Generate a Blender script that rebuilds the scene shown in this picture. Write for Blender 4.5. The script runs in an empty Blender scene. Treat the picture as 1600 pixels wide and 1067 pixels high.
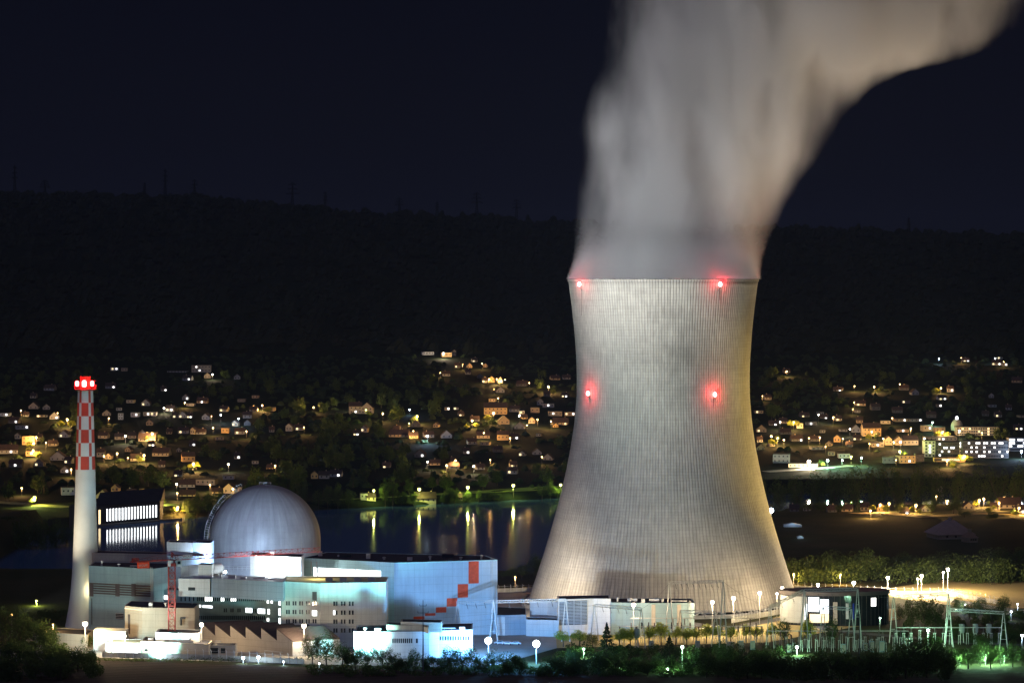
import bpy, bmesh, math, random
from mathutils import Vector, Matrix, noise
R = math.radians
random.seed(7)
sc = bpy.context.scene
C = sc.collection
# ---------------------------------------------------------------- camera
F, CX, HY, CH = 4700.0, 800.0, 437.0, 144.0      # focal length in photo pixels, principal column, horizon row, camera height
cam = bpy.data.cameras.new('camera'); camo = bpy.data.objects.new('camera', cam); C.objects.link(camo)
camo.location = (0, 0, CH); camo.rotation_euler = (R(90), 0, 0)
cam.sensor_width = 36; cam.lens = F/1600*36; cam.shift_y = -(533.5-HY)/1600
cam.clip_start = 1; cam.clip_end = 30000
sc.camera = camo
# ---------------------------------------------------------------- world, added fill sun, exposure
wd = bpy.data.worlds.new('World'); sc.world = wd; wd.use_nodes = True
nt = wd.node_tree; nt.nodes.clear()
wo = nt.nodes.new('ShaderNodeOutputWorld'); bg = nt.nodes.new('ShaderNodeBackground')
sky = nt.nodes.new('ShaderNodeTexSky'); sky.sky_type = 'NISHITA'; sky.sun_disc = False
sky.sun_elevation = R(-4.0); sky.sun_rotation = R(150); sky.air_density = 1.0; sky.dust_density = 1.0; sky.altitude = 400
glow = nt.nodes.new('ShaderNodeMixRGB'); glow.blend_type = 'ADD'; glow.inputs[0].default_value = 1
SKY_MUL = nt.nodes.new('ShaderNodeMixRGB'); SKY_MUL.blend_type = 'MULTIPLY'; SKY_MUL.inputs[0].default_value = 1
SKY_MUL.inputs[2].default_value = (6, 4.5, 4, 1)
glow.inputs[2].default_value = (0.030, 0.034, 0.080, 1)
nt.links.new(sky.outputs[0], SKY_MUL.inputs[1]); nt.links.new(SKY_MUL.outputs[0], glow.inputs[1])
nt.links.new(glow.outputs[0], bg.inputs[0]); bg.inputs[1].default_value = 0.10
nt.links.new(bg.outputs[0], wo.inputs[0])
fill_sun = bpy.data.lights.new('fill_sun', 'SUN'); fill_sun.energy = 0.42; fill_sun.angle = R(10); fill_sun.color = (0.46, 0.52, 1)  # added fill sun that lifts the dark town and hillside
mo = bpy.data.objects.new('fill_sun', fill_sun); C.objects.link(mo); mo.rotation_euler = (R(52), 0, R(-28))
sc.view_settings.view_transform = 'Standard'; sc.view_settings.look = 'None'; sc.view_settings.exposure = 0; sc.view_settings.gamma = 1
cy = sc.cycles
cy.use_denoising = True; cy.max_bounces = 5; cy.diffuse_bounces = 2; cy.glossy_bounces = 3; cy.transmission_bounces = 2
cy.volume_bounces = 1; cy.transparent_max_bounces = 6; cy.sample_clamp_indirect = 3; cy.sample_clamp_direct = 0
cy.caustics_reflective = False; cy.caustics_refractive = False; cy.use_light_tree = True; cy.light_sampling_threshold = 0.002
cy.volume_step_rate = 1.0; cy.volume_max_steps = 64

# ---------------------------------------------------------------- node helpers
def new_mat(name):
    m = bpy.data.materials.new(name); m.use_nodes = True
    b = m.node_tree.nodes['Principled BSDF']; return m, m.node_tree, b
def N(t, kind, **kw):
    n = t.nodes.new(kind)
    for k, v in kw.items(): setattr(n, k, v)
    return n
def M(t, op, a, b=None, c=None, clamp=False):
    n = t.nodes.new('ShaderNodeMath'); n.operation = op; n.use_clamp = clamp
    for i, v in enumerate((a, b, c)):
        if v is None: continue
        if isinstance(v, (int, float)): n.inputs[i].default_value = v
        else: t.links.new(v, n.inputs[i])
    return n.outputs[0]
def tint(t, fac, c1, c2):
    n = t.nodes.new('ShaderNodeMixRGB')
    t.links.new(fac, n.inputs[0])
    for i, c in ((1, c1), (2, c2)):
        if isinstance(c, tuple): n.inputs[i].default_value = (*c[:3], 1)
        else: t.links.new(c, n.inputs[i])
    return n.outputs[0]
def nz(t, scale, detail=3, vec=None, rough=0.55):
    n = t.nodes.new('ShaderNodeTexNoise'); n.inputs['Scale'].default_value = scale; n.inputs['Detail'].default_value = detail
    n.inputs['Roughness'].default_value = rough
    if vec is not None: t.links.new(vec, n.inputs['Vector'])
    return n.outputs['Fac']
def pos(t):
    return t.nodes.new('ShaderNodeTexCoord').outputs['Object']
def sepxyz(t, v):
    s = t.nodes.new('ShaderNodeSeparateXYZ'); t.links.new(v, s.inputs[0]); return s.outputs
def mat(name, col, rough=0.8, var=0.25, scale=0.3, metal=0.0, seam=None, ang=0.0, spec=0.3):
    """matte material with large soft wear and, if asked, panel seams every `seam` metres"""
    m, t, b = new_mat(name); p = pos(t)
    f = nz(t, scale, 5, p)
    f = M(t, 'MULTIPLY_ADD', f, 2.2, -0.6, clamp=True)
    dark = tuple(c*(1-var) for c in col)
    c = tint(t, f, dark, col)
    if seam:
        s = sepxyz(t, p)
        h = M(t, 'FRACT', M(t, 'DIVIDE', s[2], seam[1]))
        u = M(t, 'ADD', M(t, 'MULTIPLY', s[0], math.cos(ang)), M(t, 'MULTIPLY', s[1], math.sin(ang)))
        v = M(t, 'FRACT', M(t, 'DIVIDE', u, seam[0]))
        cs_ = N(t, 'ShaderNodeCombineXYZ'); t.links.new(M(t, 'MULTIPLY', u, .9), cs_.inputs[0]); t.links.new(M(t, 'MULTIPLY', s[2], .07), cs_.inputs[1])
        c = tint(t, M(t, 'MULTIPLY', M(t, 'MULTIPLY_ADD', nz(t, 1.0, 4, cs_.outputs[0]), 3.0, -1.2, clamp=True), .30), c, tuple(x*0.55 for x in col))
        line = M(t, 'MAXIMUM', M(t, 'LESS_THAN', h, 0.08/seam[1]*1.2), M(t, 'LESS_THAN', v, 0.08/seam[0]*1.2))
        c = tint(t, M(t, 'MULTIPLY', line, 0.45), c, tuple(x*0.35 for x in col))
    t.links.new(c, b.inputs['Base Color'])
    b.inputs['Roughness'].default_value = rough; b.inputs['Metallic'].default_value = metal
    b.inputs['Specular IOR Level'].default_value = spec
    return m
def emis(name, col, s, samp='AUTO'):
    m, t, b = new_mat(name)
    b.inputs['Base Color'].default_value = (0.1, 0.1, 0.1, 1)
    b.inputs['Emission Color'].default_value = (*col, 1); b.inputs['Emission Strength'].default_value = s
    m.cycles.emission_sampling = samp
    return m

# ---------------------------------------------------------------- object helpers
def link(o, parent=None):
    C.objects.link(o)
    if parent is not None: o.parent = parent
    return o
def tag(o, label=None, cat=None, group=None, kind=None):
    if label: o['label'] = label
    if cat: o['category'] = cat
    if group: o['group'] = group
    if kind: o['kind'] = kind
    return o
def thing(name, label, cat, loc=(0, 0, 0), rz=0, group=None):
    o = bpy.data.objects.new(name, None); o.location = loc; o.rotation_euler = (0, 0, rz); C.objects.link(o)
    return tag(o, label, cat, group)
def pym(name, verts, faces, m, parent=None, mats=None, smooth=False):
    me = bpy.data.meshes.new(name); me.from_pydata(verts, [], faces); me.update()
    for mm in (m if isinstance(m, (list, tuple)) else [m]): me.materials.append(mm)
    if mats: me.polygons.foreach_set('material_index', mats)
    if smooth: me.polygons.foreach_set('use_smooth', [True]*len(me.polygons))
    o = bpy.data.objects.new(name, me)
    return link(o, parent)
class MB:
    """collects shapes into one mesh; world coordinates minus an origin"""
    def __init__(s, o=(0, 0, 0)): s.v = []; s.f = []; s.o = Vector(o); s.mi = []
    def quadbox(s, c8, mi=0):
        n = len(s.v); s.v += [tuple(Vector(c)-s.o) for c in c8]
        s.f += [tuple(n+i for i in q) for q in ((0, 3, 2, 1), (4, 5, 6, 7), (0, 1, 5, 4), (1, 2, 6, 5), (2, 3, 7, 6), (3, 0, 4, 7))]
        s.mi += [mi]*6
    def box(s, x0, x1, y0, y1, z0, z1, mi=0):
        s.quadbox([(x0, y0, z0), (x1, y0, z0), (x1, y1, z0), (x0, y1, z0), (x0, y0, z1), (x1, y0, z1), (x1, y1, z1), (x0, y1, z1)], mi)
    def prism(s, poly, z0, z1, mi=0):
        n = len(s.v); k = len(poly)
        z1s = z1 if isinstance(z1, (list, tuple)) else [z1]*k
        s.v += [tuple(Vector((p[0], p[1], z0))-s.o) for p in poly] + [tuple(Vector((p[0], p[1], z))-s.o) for p, z in zip(poly, z1s)]
        s.f.append(tuple(n+k-1-i for i in range(k))); s.f.append(tuple(n+k+i for i in range(k)))
        for i in range(k):
            j = (i+1) % k; s.f.append((n+i, n+j, n+k+j, n+k+i))
        s.mi += [mi]*(k+2)
    def bar(s, a, b, r, k=4, r2=None, mi=0):
        a = Vector(a); b = Vector(b); d = b-a
        if d.length < 1e-6: return
        q = d.to_track_quat('Z', 'Y'); r2 = r if r2 is None else r2; n = len(s.v)
        for cc, rr in ((a, r), (b, r2)):
            for i in range(k):
                w = 2*math.pi*(i+.5)/k
                s.v.append(tuple(cc + q @ Vector((rr*math.cos(w), rr*math.sin(w), 0)) - s.o))
        for i in range(k):
            j = (i+1) % k; s.f.append((n+i, n+j, n+k+j, n+k+i))
        s.f.append(tuple(n+k-1-i for i in range(k))); s.f.append(tuple(n+k+i for i in range(k)))
        s.mi += [mi]*(k+2)
    def lathe(s, prof, cx=0, cy=0, k=48, cap=True, mi=0):
        n = len(s.v)
        for r, z in prof:
            for i in range(k):
                w = 2*math.pi*i/k; s.v.append(tuple(Vector((cx+r*math.cos(w), cy+r*math.sin(w), z))-s.o))
        for a in range(len(prof)-1):
            for i in range(k):
                j = (i+1) % k; s.f.append((n+a*k+i, n+a*k+j, n+(a+1)*k+j, n+(a+1)*k+i)); s.mi.append(mi)
        if cap:
            s.f.append(tuple(n+k-1-i for i in range(k))); s.f.append(tuple(n+(len(prof)-1)*k+i for i in range(k))); s.mi += [mi]*2
    def build(s, name, m, parent=None, smooth=False):
        return pym(name, s.v, s.f, m, parent, s.mi if isinstance(m, (list, tuple)) else None, smooth)
def X(px, Y): return (px-CX)/F*Y
def Z(py, Y): return CH-(py-HY)/F*Y
def YG(py, z=0.0): return F*(CH-z)/(py-HY)
def P(px, py, Y): return Vector((X(px, Y), Y, Z(py, Y)))
def foot(h, pts):                 # roof-edge pixels at a known height -> plan points
    out = []
    for px, py in pts:
        Y = YG(py, h); out.append((X(px, Y), Y))
    return out
class Wall:
    def __init__(s, p, q):
        s.p = Vector((p[0], p[1])); d = Vector((q[0], q[1]))-s.p; s.L = d.length; s.d = d/s.L
        n = Vector((s.d.y, -s.d.x)); s.n = n if n.y < 0 or (abs(n.y) < 1e-3) else -n
    def u(s, px):                 # metres along the wall where that column meets it
        k = (px-CX)/F
        return (k*s.p.y-s.p.x)/(s.d.x-k*s.d.y)
    def z(s, px, py):
        return Z(py, s.p.y+s.d.y*s.u(px))
    def slab(s, mb, u0, u1, z0, z1, out=0.06, inn=0.05, mi=0):
        def pt(u, o): v = s.p+s.d*u+s.n*o; return (v.x, v.y)
        if (s.d.x*s.n.y-s.d.y*s.n.x) > 0: pl = [pt(u0, -inn), pt(u1, -inn), pt(u1, out), pt(u0, out)]
        else: pl = [pt(u0, out), pt(u1, out), pt(u1, -inn), pt(u0, -inn)]
        mb.prism(pl, z0, z1, mi)
    def px(s, mb, x0, x1, y0, y1, **k):    # a slab given by its pixel rectangle
        xm, ym = (x0+x1)/2, (y0+y1)/2
        s.slab(mb, s.u(x0), s.u(x1), s.z(xm, y1), s.z(xm, y0), **k)
def light(kind, loc, col, power, size=0.4, parent=None, aim=None, cone=60, blend=0.6, name='bulb'):
    l = bpy.data.lights.new(name, kind); l.energy = power; l.color = col
    l.shadow_soft_size = size
    if kind == 'SPOT': l.spot_size = R(cone); l.spot_blend = blend
    o = bpy.data.objects.new(name, l); C.objects.link(o); o.location = loc
    if aim is not None: o.rotation_euler = (Vector(aim)-Vector(loc)).to_track_quat('-Z', 'Y').to_euler()
    if parent is not None:
        o.parent = parent; o.location = Vector(loc)-Vector(parent.location)
    return o

# ---------------------------------------------------------------- terrain
def lerp(tab, v):
    if v <= tab[0][0]: return tab[0][1]
    for (a, x), (b, y) in zip(tab, tab[1:]):
        if v <= b: return x+(y-x)*(v-a)/(b-a)
    return tab[-1][1]
FAR_SHORE = [(-310, 1965), (-286, 1998), (-262, 2030), (-240, 2052), (-209, 2089), (-137, 2141), (34, 2256), (200, 2300), (1000, 2350)]
NEAR_SHORE = [(-310, 1965), (-300, 1700), (-280, 1540), (60, 1515), (200, 2090), (1000, 2120)]
RISE = [(2200, -15), (2500, -6), (2700, 5), (2900, 19), (3150, 36), (3400, 55)]
RIDGE = [(-1300, 318), (-1000, 312), (-620, 304), (-500, 292), (-420, 286), (-240, 272), (0, 262), (110, 255), (530, 246), (1000, 230), (1500, 220)]
def T(x, y):
    if y < 900: return 126*(1-y/900.0)
    yf, yn = lerp(FAR_SHORE, x), lerp(NEAR_SHORE, x)
    wide = yf-yn > 5
    land_s = 0.0 if y < 1450 else lerp([(1600, 0), (1900, -3), (2100, -12)], y)
    if y < yn: 
        return land_s if not wide else max(-25, min(land_s, (yn-y)*0.7-20.5))
    if y < yf: return -25.0
    r = lerp(RISE, y) if y < 3400 else None
    if r is None:
        k = (y-3400)/2600.0
        if k <= 1:
            top = lerp(RIDGE, x*6000/y)
            r = 55+(top-55)*(k**1.05) + 10*math.sin(k*math.pi)*noise.noise(Vector((x*.004, y*.004, 0)))
        else: r = lerp(RIDGE, x*6000/y)-(y-6000)*0.25
    if wide: r = min(r, -20.4+(y-yf)*0.3)
    return r
def hit(px, py, y0=1000.0):
    y = y0
    while y < 6100:
        x, z = X(px, y), Z(py, y)
        if z <= T(x, y): return x, y, T(x, y)
        y += 3
    return X(px, 6000), 6000, T(X(px, 6000), 6000)
ys = [-300, -100, 100, 300, 500, 700, 850, 900, 950] + list(range(1000, 1450, 50)) + list(range(1450, 2400, 10)) + list(range(2400, 3500, 40)) + list(range(3500, 6200, 70)) + [6400, 6800, 7600, 9000]
xs = [-4000, -3000, -2200, -1700] + list(range(-1400, -340, 40)) + list(range(-340, 300, 10)) + list(range(300, 1440, 40)) + [1700, 2200, 3000, 4000]
verts = [(x, y, T(x, y)) for y in ys for x in xs]; nx = len(xs)
faces = [(j*nx+i, j*nx+i+1, (j+1)*nx+i+1, (j+1)*nx+i) for j in range(len(ys)-1) for i in range(nx-1)]
m, t, b = new_mat('ground')
p = pos(t); s = sepxyz(t, p)
big = M(t, 'MULTIPLY_ADD', nz(t, 0.02, 6, p), 2.5, -0.75, clamp=True); fine = nz(t, 0.8, 5, p)
g = tint(t, big, (0.030, 0.040, 0.014), (0.075, 0.066, 0.030))
g = tint(t, M(t, 'MULTIPLY', fine, 0.7), g, (0.02, 0.022, 0.01))
woods = M(t, 'GREATER_THAN', s[1], 2150)
g = tint(t, woods, g, (0.007, 0.011, 0.006))
t.links.new(g, b.inputs['Base Color']); b.inputs['Roughness'].default_value = 1; b.inputs['Specular IOR Level'].default_value = 0.05
bp = N(t, 'ShaderNodeBump'); bp.inputs['Strength'].default_value = 0.6; bp.inputs['Distance'].default_value = 0.5
t.links.new(fine, bp.inputs['Height']); t.links.new(bp.outputs[0], b.inputs['Normal'])
tag(pym('terrain', verts, faces, m, smooth=True), kind='structure')
# ploughed field in front of the plant: furrows are darker and paler bands in colour and bump
m, t, b = new_mat('field_soil'); p = pos(t); s = sepxyz(t, p)
q = M(t, 'ADD', M(t, 'MULTIPLY', s[0], 0.16), s[1]); q = M(t, 'ADD', q, M(t, 'MULTIPLY', nz(t, .05, 3, p), 5.0))
fr = M(t, 'MULTIPLY_ADD', M(t, 'SINE', M(t, 'MULTIPLY', q, 2*math.pi/4.5)), 0.5, 0.5)
fr = M(t, 'MULTIPLY', fr, M(t, 'MULTIPLY_ADD', nz(t, 0.09, 4, p), 1.6, -0.2, clamp=True))
t.links.new(tint(t, fr, (0.055, 0.038, 0.028), (0.12, 0.085, 0.06)), b.inputs['Base Color'])
b.inputs['Roughness'].default_value = 1; b.inputs['Specular IOR Level'].default_value = .05
bp = N(t, 'ShaderNodeBump'); bp.inputs['Strength'].default_value = 0.5; bp.inputs['Distance'].default_value = 0.3
t.links.new(M(t, 'ADD', fr, nz(t, 1.5, 4, p)), bp.inputs['Height']); t.links.new(bp.outputs[0], b.inputs['Normal'])
SOIL = m
def ribbon(name, pts, w, m, dz=0.05, kind='structure'):
    v = []; f = []
    dense = []
    for (a, b2) in zip(pts, pts[1:]):
        n = max(1, int(math.hypot(b2[0]-a[0], b2[1]-a[1])/12))
        dense += [(a[0]+(b2[0]-a[0])*i/n, a[1]+(b2[1]-a[1])*i/n) for i in range(n)]
    dense.append(pts[-1])
    for i, (x, y) in enumerate(dense):
        x2, y2 = dense[min(i+1, len(dense)-1)]; x1, y1 = dense[max(i-1, 0)]
        d = Vector((x2-x1, y2-y1)).normalized(); n = Vector((-d.y, d.x))*w/2
        for sgn in (-1, 1):
            xx, yy = x+sgn*n.x, y+sgn*n.y; v.append((xx, yy, T(xx, yy)+dz))
    for i in range(len(dense)-1): f.append((2*i, 2*i+1, 2*i+3, 2*i+2))
    return tag(pym(name, v, f, m), kind=kind)
def patch(name, poly, m, z=0.03):
    return tag(pym(name, [(x, y, z) for x, y in poly], [tuple(range(len(poly)))], m), kind='structure')
def G(px, py, z=0.0): Y = YG(py, z); return (X(px, Y), Y)
patch('ploughed_field', [(-400, 905), (-400, 1040), G(150, 1031), G(475, 1042), G(800, 1050), G(1090, 1058), G(1600, 1050), (420, 905)], SOIL)
ASPH = mat('asphalt', (0.07, 0.068, 0.065), 0.9, 0.3, 0.15)
YARD = mat('pale_yard_concrete', (0.34, 0.33, 0.31), 0.9, 0.35, 0.06)
STUB = mat('stubble_field', (0.40, 0.31, 0.12), 1.0, 0.35, 0.03)
DRYG = mat('dry_grass', (0.22, 0.20, 0.07), 1.0, 0.4, 0.08)
patch('plant_yard', [G(160, 1027), G(475, 1037), G(760, 1043), G(870, 1012), G(880, 985), (90, 1245), (-20, 1420), (-150, 1300), (-190, 1240), (-205, 1130)], YARD, 0.02)
patch('stubble_field', [G(1380, 920), G(1470, 906), G(1640, 908), G(1640, 950), G(1530, 950), G(1440, 940), G(1395, 932)], STUB, 0.05)
patch('dry_meadow', [G(870, 1012), G(868, 984), G(1150, 978), G(1240, 958), G(1400, 950), G(1410, 966), G(1200, 1003)], STUB, 0.045)
ribbon('perimeter_road', [G(700, 926), G(840, 926), (60, 1430), G(1240, 917), G(1400, 924), G(1560, 950), G(1660, 962)], 9, YARD, 0.07)
ribbon('access_road', [G(1130, 984), G(1240, 962), G(1300, 985), G(1500, 1003), G(1700, 1012)], 7, ASPH, 0.09)
# river
m, t, b = new_mat('river_water'); p = pos(t)
b.inputs['Base Color'].default_value = (0.06, 0.13, 0.28, 1); b.inputs['Roughness'].default_value = 0.06  # blue of scattered plant light is put into the water colour
b.inputs['Specular IOR Level'].default_value = 0.5; b.inputs['IOR'].default_value = 1.33
mp = N(t, 'ShaderNodeMapping'); mp.inputs['Scale'].default_value = (0.35, 0.9, 1); t.links.new(p, mp.inputs[0])
bp = N(t, 'ShaderNodeBump'); bp.inputs['Strength'].default_value = 0.16; bp.inputs['Distance'].default_value = 0.06
t.links.new(nz(t, 0.9, 3, mp.outputs[0]), bp.inputs['Height']); t.links.new(bp.outputs[0], b.inputs['Normal'])
tag(pym('river', [(-420, 1480, -20), (1200, 1480, -20), (1200, 2420, -20), (-420, 2420, -20)], [(0, 1, 2, 3)], m), kind='structure')

# ---------------------------------------------------------------- shared materials
CONC = mat('grey_concrete', (0.36, 0.36, 0.35), 0.9, 0.2, 0.15)
WHITE = mat('white_panel', (0.72, 0.73, 0.72), 0.7, 0.12, 0.2, seam=(6, 2.4), ang=-0.3)
ROOFD = mat('dark_roof', (0.035, 0.035, 0.045), 0.95, 0.4, 0.2)
STEEL = mat('galvanised_steel', (0.60, 0.58, 0.54), 0.55, 0.25, 0.8, metal=0.3)
DSTEEL = mat('dark_steel', (0.10, 0.10, 0.10), 0.6, 0.3, 0.8, metal=0.3)
REDM = mat('red_paint', (0.34, 0.045, 0.035), 0.55, 0.25, 0.6)
REDP = mat('orange_red_panel', (0.88, 0.10, 0.035), 0.7, 0.3, 0.9)
GLASS = mat('dark_glass', (0.02, 0.025, 0.03), 0.12, 0.3, 0.5, spec=0.6)
LITW = emis('lit_window_cool', (0.85, 0.93, 1.0), 2.6)
LITB = emis('lit_window_white', (0.93, 0.97, 1.0), 3.6)
LITY = emis('lit_window_warm', (1.0, 0.78, 0.42), 1.8, 'NONE')
LITS = emis('lit_window_small', (0.95, 0.93, 0.9), 3.0, 'NONE')
SODH = emis('sodium_lamp_glass', (1.0, 0.58, 0.17), 2.6, 'NONE')
WARH = emis('warm_white_lamp_glass', (1.0, 0.86, 0.66), 26, 'NONE')
COOH = emis('cool_white_lamp_glass', (0.80, 0.93, 1.0), 26, 'NONE')
GRNH = emis('green_white_lamp_glass', (0.70, 1.0, 0.85), 20, 'NONE')
YELH = emis('yellow_lamp_glass', (1.0, 0.95, 0.25), 5, 'NONE')
REDH = emis('red_beacon_glass', (1.0, 0.10, 0.10), 24, 'NONE')
HEADS = {'sod': SODH, 'warm': WARH, 'cool': COOH, 'green': GRNH, 'yel': YELH, 'red': REDH}
LCOL = {'sod': (1, .55, .18), 'warm': (1, .78, .5), 'cool': (.5, .72, 1), 'green': (.45, 1, .62), 'yel': (.85, 1, .2), 'red': (1, .03, .05)}

# ---------------------------------------------------------------- cooling tower
TY = 1340.0; TS = F/TY; TX = X(1036, TY)
m, t, b = new_mat('tower_concrete'); p = pos(t); s = sepxyz(t, p)
ang = M(t, 'ARCTAN2', s[0], M(t, 'MULTIPLY', s[1], -1.0))        # 0 faces the camera side
ru = M(t, 'MULTIPLY', ang, 204/(2*math.pi)); rv = M(t, 'DIVIDE', s[2], 1.3)
fu = M(t, 'PINGPONG', ru, 0.5); fv = M(t, 'PINGPONG', rv, 0.5)
cmb = N(t, 'ShaderNodeCombineXYZ'); t.links.new(M(t, 'MULTIPLY', ang, 14), cmb.inputs[0]); t.links.new(M(t, 'MULTIPLY', s[2], 0.035), cmb.inputs[2])
streak = nz(t, 3.0, 5, cmb.outputs[0], 0.65)
cmb2 = N(t, 'ShaderNodeCombineXYZ'); t.links.new(M(t, 'MULTIPLY', ang, 2), cmb2.inputs[0]); t.links.new(M(t, 'MULTIPLY', s[2], 0.5), cmb2.inputs[2])
band = nz(t, 1.4, 3, cmb2.outputs[0])
patchn = nz(t, 0.035, 5, p, 0.6)
cell = N(t, 'ShaderNodeTexWhiteNoise'); cell.noise_dimensions = '2D'
cc = N(t, 'ShaderNodeCombineXYZ'); t.links.new(M(t, 'FLOOR', ru), cc.inputs[0]); t.links.new(M(t, 'FLOOR', M(t, 'MULTIPLY', rv, .5)), cc.inputs[1]); t.links.new(cc.outputs[0], cell.inputs['Vector'])
lu = M(t, 'MULTIPLY', M(t, 'SMOOTH_MIN', M(t, 'MULTIPLY', fu, 4.0), 1.0, 0.3), 1.0)
v = M(t, 'MULTIPLY_ADD', lu, 0.27, 0.74)
v = M(t, 'MULTIPLY', v, M(t, 'MULTIPLY_ADD', M(t, 'GREATER_THAN', fv, 0.09), 0.09, 0.91))
v = M(t, 'MULTIPLY', v, M(t, 'MULTIPLY_ADD', M(t, 'MULTIPLY_ADD', streak, 2.4, -0.7, clamp=True), 0.38, 0.68))
v = M(t, 'MULTIPLY', v, M(t, 'MULTIPLY_ADD', M(t, 'MULTIPLY_ADD', band, 2.4, -0.7, clamp=True), 0.14, 0.88))
v = M(t, 'MULTIPLY', v, M(t, 'MULTIPLY_ADD', M(t, 'MULTIPLY_ADD', patchn, 3.2, -1.1, clamp=True), 0.20, 0.80))
v = M(t, 'MULTIPLY', v, M(t, 'MULTIPLY_ADD', cell.outputs['Value'], 0.10, 0.94))
# the old soot stain under the rim, right of the middle, with ragged edges
def gauss(a, c, w): d = M(t, 'DIVIDE', M(t, 'SUBTRACT', a, c), w); return M(t, 'POWER', 2.718, M(t, 'MULTIPLY', M(t, 'MULTIPLY', d, d), -1.0))
st = M(t, 'MULTIPLY', gauss(ang, 0.10, 0.42), gauss(s[2], 116, 22))
st = M(t, 'ADD', st, M(t, 'MULTIPLY', M(t, 'MULTIPLY', gauss(ang, 0.33, .22), gauss(s[2], 96, 16)), 0.7))
st = M(t, 'MULTIPLY', st, M(t, 'MULTIPLY_ADD', nz(t, 0.09, 5, p), 1.8, -0.1, clamp=True), clamp=True)
v = M(t, 'MULTIPLY', v, M(t, 'SUBTRACT', 1.0, M(t, 'MULTIPLY', st, 0.42)))
sv = N(t, 'ShaderNodeMixRGB'); sv.blend_type = 'MULTIPLY'; sv.inputs[0].default_value = 1; sv.inputs[1].default_value = (0.62, 0.585, 0.51, 1)
cv = N(t, 'ShaderNodeCombineColor'); [t.links.new(v, cv.inputs[i]) for i in range(3)]
t.links.new(cv.outputs[0], sv.inputs[2]); t.links.new(sv.outputs[0], b.inputs['Base Color'])
b.inputs['Roughness'].default_value = 0.92; b.inputs['Specular IOR Level'].default_value = 0.15
bp = N(t, 'ShaderNodeBump'); bp.inputs['Strength'].default_value = 0.7; bp.inputs['Distance'].default_value = 0.22
t.links.new(M(t, 'ADD', lu, M(t, 'MULTIPLY', nz(t, 0.6, 3, p), .5)), bp.inputs['Height']); t.links.new(bp.outputs[0], b.inputs['Normal'])
TOWERC = m
tower = thing('cooling_tower', 'huge ribbed concrete cooling tower with red beacons and steam rising from it', 'cooling tower', (TX, TY, 0))
PROF = [(437, 148.3), (450, 146.6), (480, 142.6), (520, 138.4), (560, 135.7), (590, 134.8), (620, 135.2), (660, 138.6), (700, 144.6), (740, 152.5), (780, 162), (820, 173), (860, 185), (900, 198), (935, 210)]
prof = [(w/TS, CH-(y-HY)/TS) for y, w in PROF][::-1]
def prof_r(z):
    return lerp([(zz, r) for r, zz in prof], z)
mb = MB(); fine_p = [(prof_r(z0), z0) for z0 in [prof[0][1]+(CH-prof[0][1])*i/60 for i in range(61)]]
mb.lathe(fine_p + [(fine_p[-1][0]-0.9, CH)] + [(r-0.9, z) for r, z in fine_p[::-1]], 0, 0, 168, cap=False)
mb.build('shell', TOWERC, tower, smooth=True)
mb = MB(); zr = CH
mb.lathe([(prof_r(CH)+.02, CH-0.9), (prof_r(CH)+.25, CH-0.9), (prof_r(CH)+.25, CH+.15), (prof_r(CH)-1.1, CH+.15), (prof_r(CH)-1.1, CH+.02)], 0, 0, 168, cap=False)
mb.build('rim', TOWERC, tower)
z0 = prof[0][1]; r0 = prof[0][0]
for i in range(44):
    a0 = 2*math.pi*i/44; a1 = 2*math.pi*(i+.5)/44
    mb = MB()
    mb.bar(((r0+2.6)*math.cos(a0), (r0+2.6)*math.sin(a0), 0), ((r0-.5)*math.cos(a1), (r0-.5)*math.sin(a1), z0+.4), 0.45, 6)
    mb.bar(((r0+2.6)*math.cos(a0), (r0+2.6)*math.sin(a0), 0), ((r0-.5)*math.cos(2*a0-a1), (r0-.5)*math.sin(2*a0-a1), z0+.4), 0.45, 6)
    mb.build('leg', CONC, tower)
mb = MB(); mb.lathe([(r0+4, 0), (r0+4, 1.6), (r0+3.4, 1.6), (r0+3.4, 0.1)], 0, 0, 96, cap=False); mb.build('basin_wall', CONC, tower)
for zb, degs in ((CH-1.8, (-60.5, 32, 124, 216)), (CH-(611-HY)/TS, (-58.5, 31.5, 124, 216))):
    for dg in degs:
        a = R(dg); r = prof_r(zb); dx, dy = math.sin(a), -math.cos(a)
        mb = MB()
        mb.bar((dx*(r-.1), dy*(r-.1), zb-1.3), (dx*(r+1.7), dy*(r+1.7), zb-1.3), 0.14)
        mb.bar((dx*(r-.1), dy*(r-.1), zb-2.9), (dx*(r+1.5), dy*(r+1.5), zb-1.4), 0.10)
        mb.bar((dx*(r+.25), dy*(r+.25), zb-1.3), (dx*(r+.25), dy*(r+.25), zb-14), 0.09)
        k = mb.build('beacon_bracket', DSTEEL, tower)
        mb = MB((0, 0, 0)); mb.lathe([(0.35, zb-1.25), (0.75, zb-.9), (0.85, zb-.1), (0.6, zb+.65), (0.2, zb+.85)], dx*(r+1.35), dy*(r+1.35), 12)
        mb.build('beacon_lamp', REDH, tower, smooth=True)
        light('POINT', (TX+dx*(r+2.5), TY+dy*(r+2.5), zb), LCOL['red'], 4200 if -90 < dg < 90 else (16000 if dg < 180 else 600), 0.3, tower, name='beacon_light')

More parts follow.
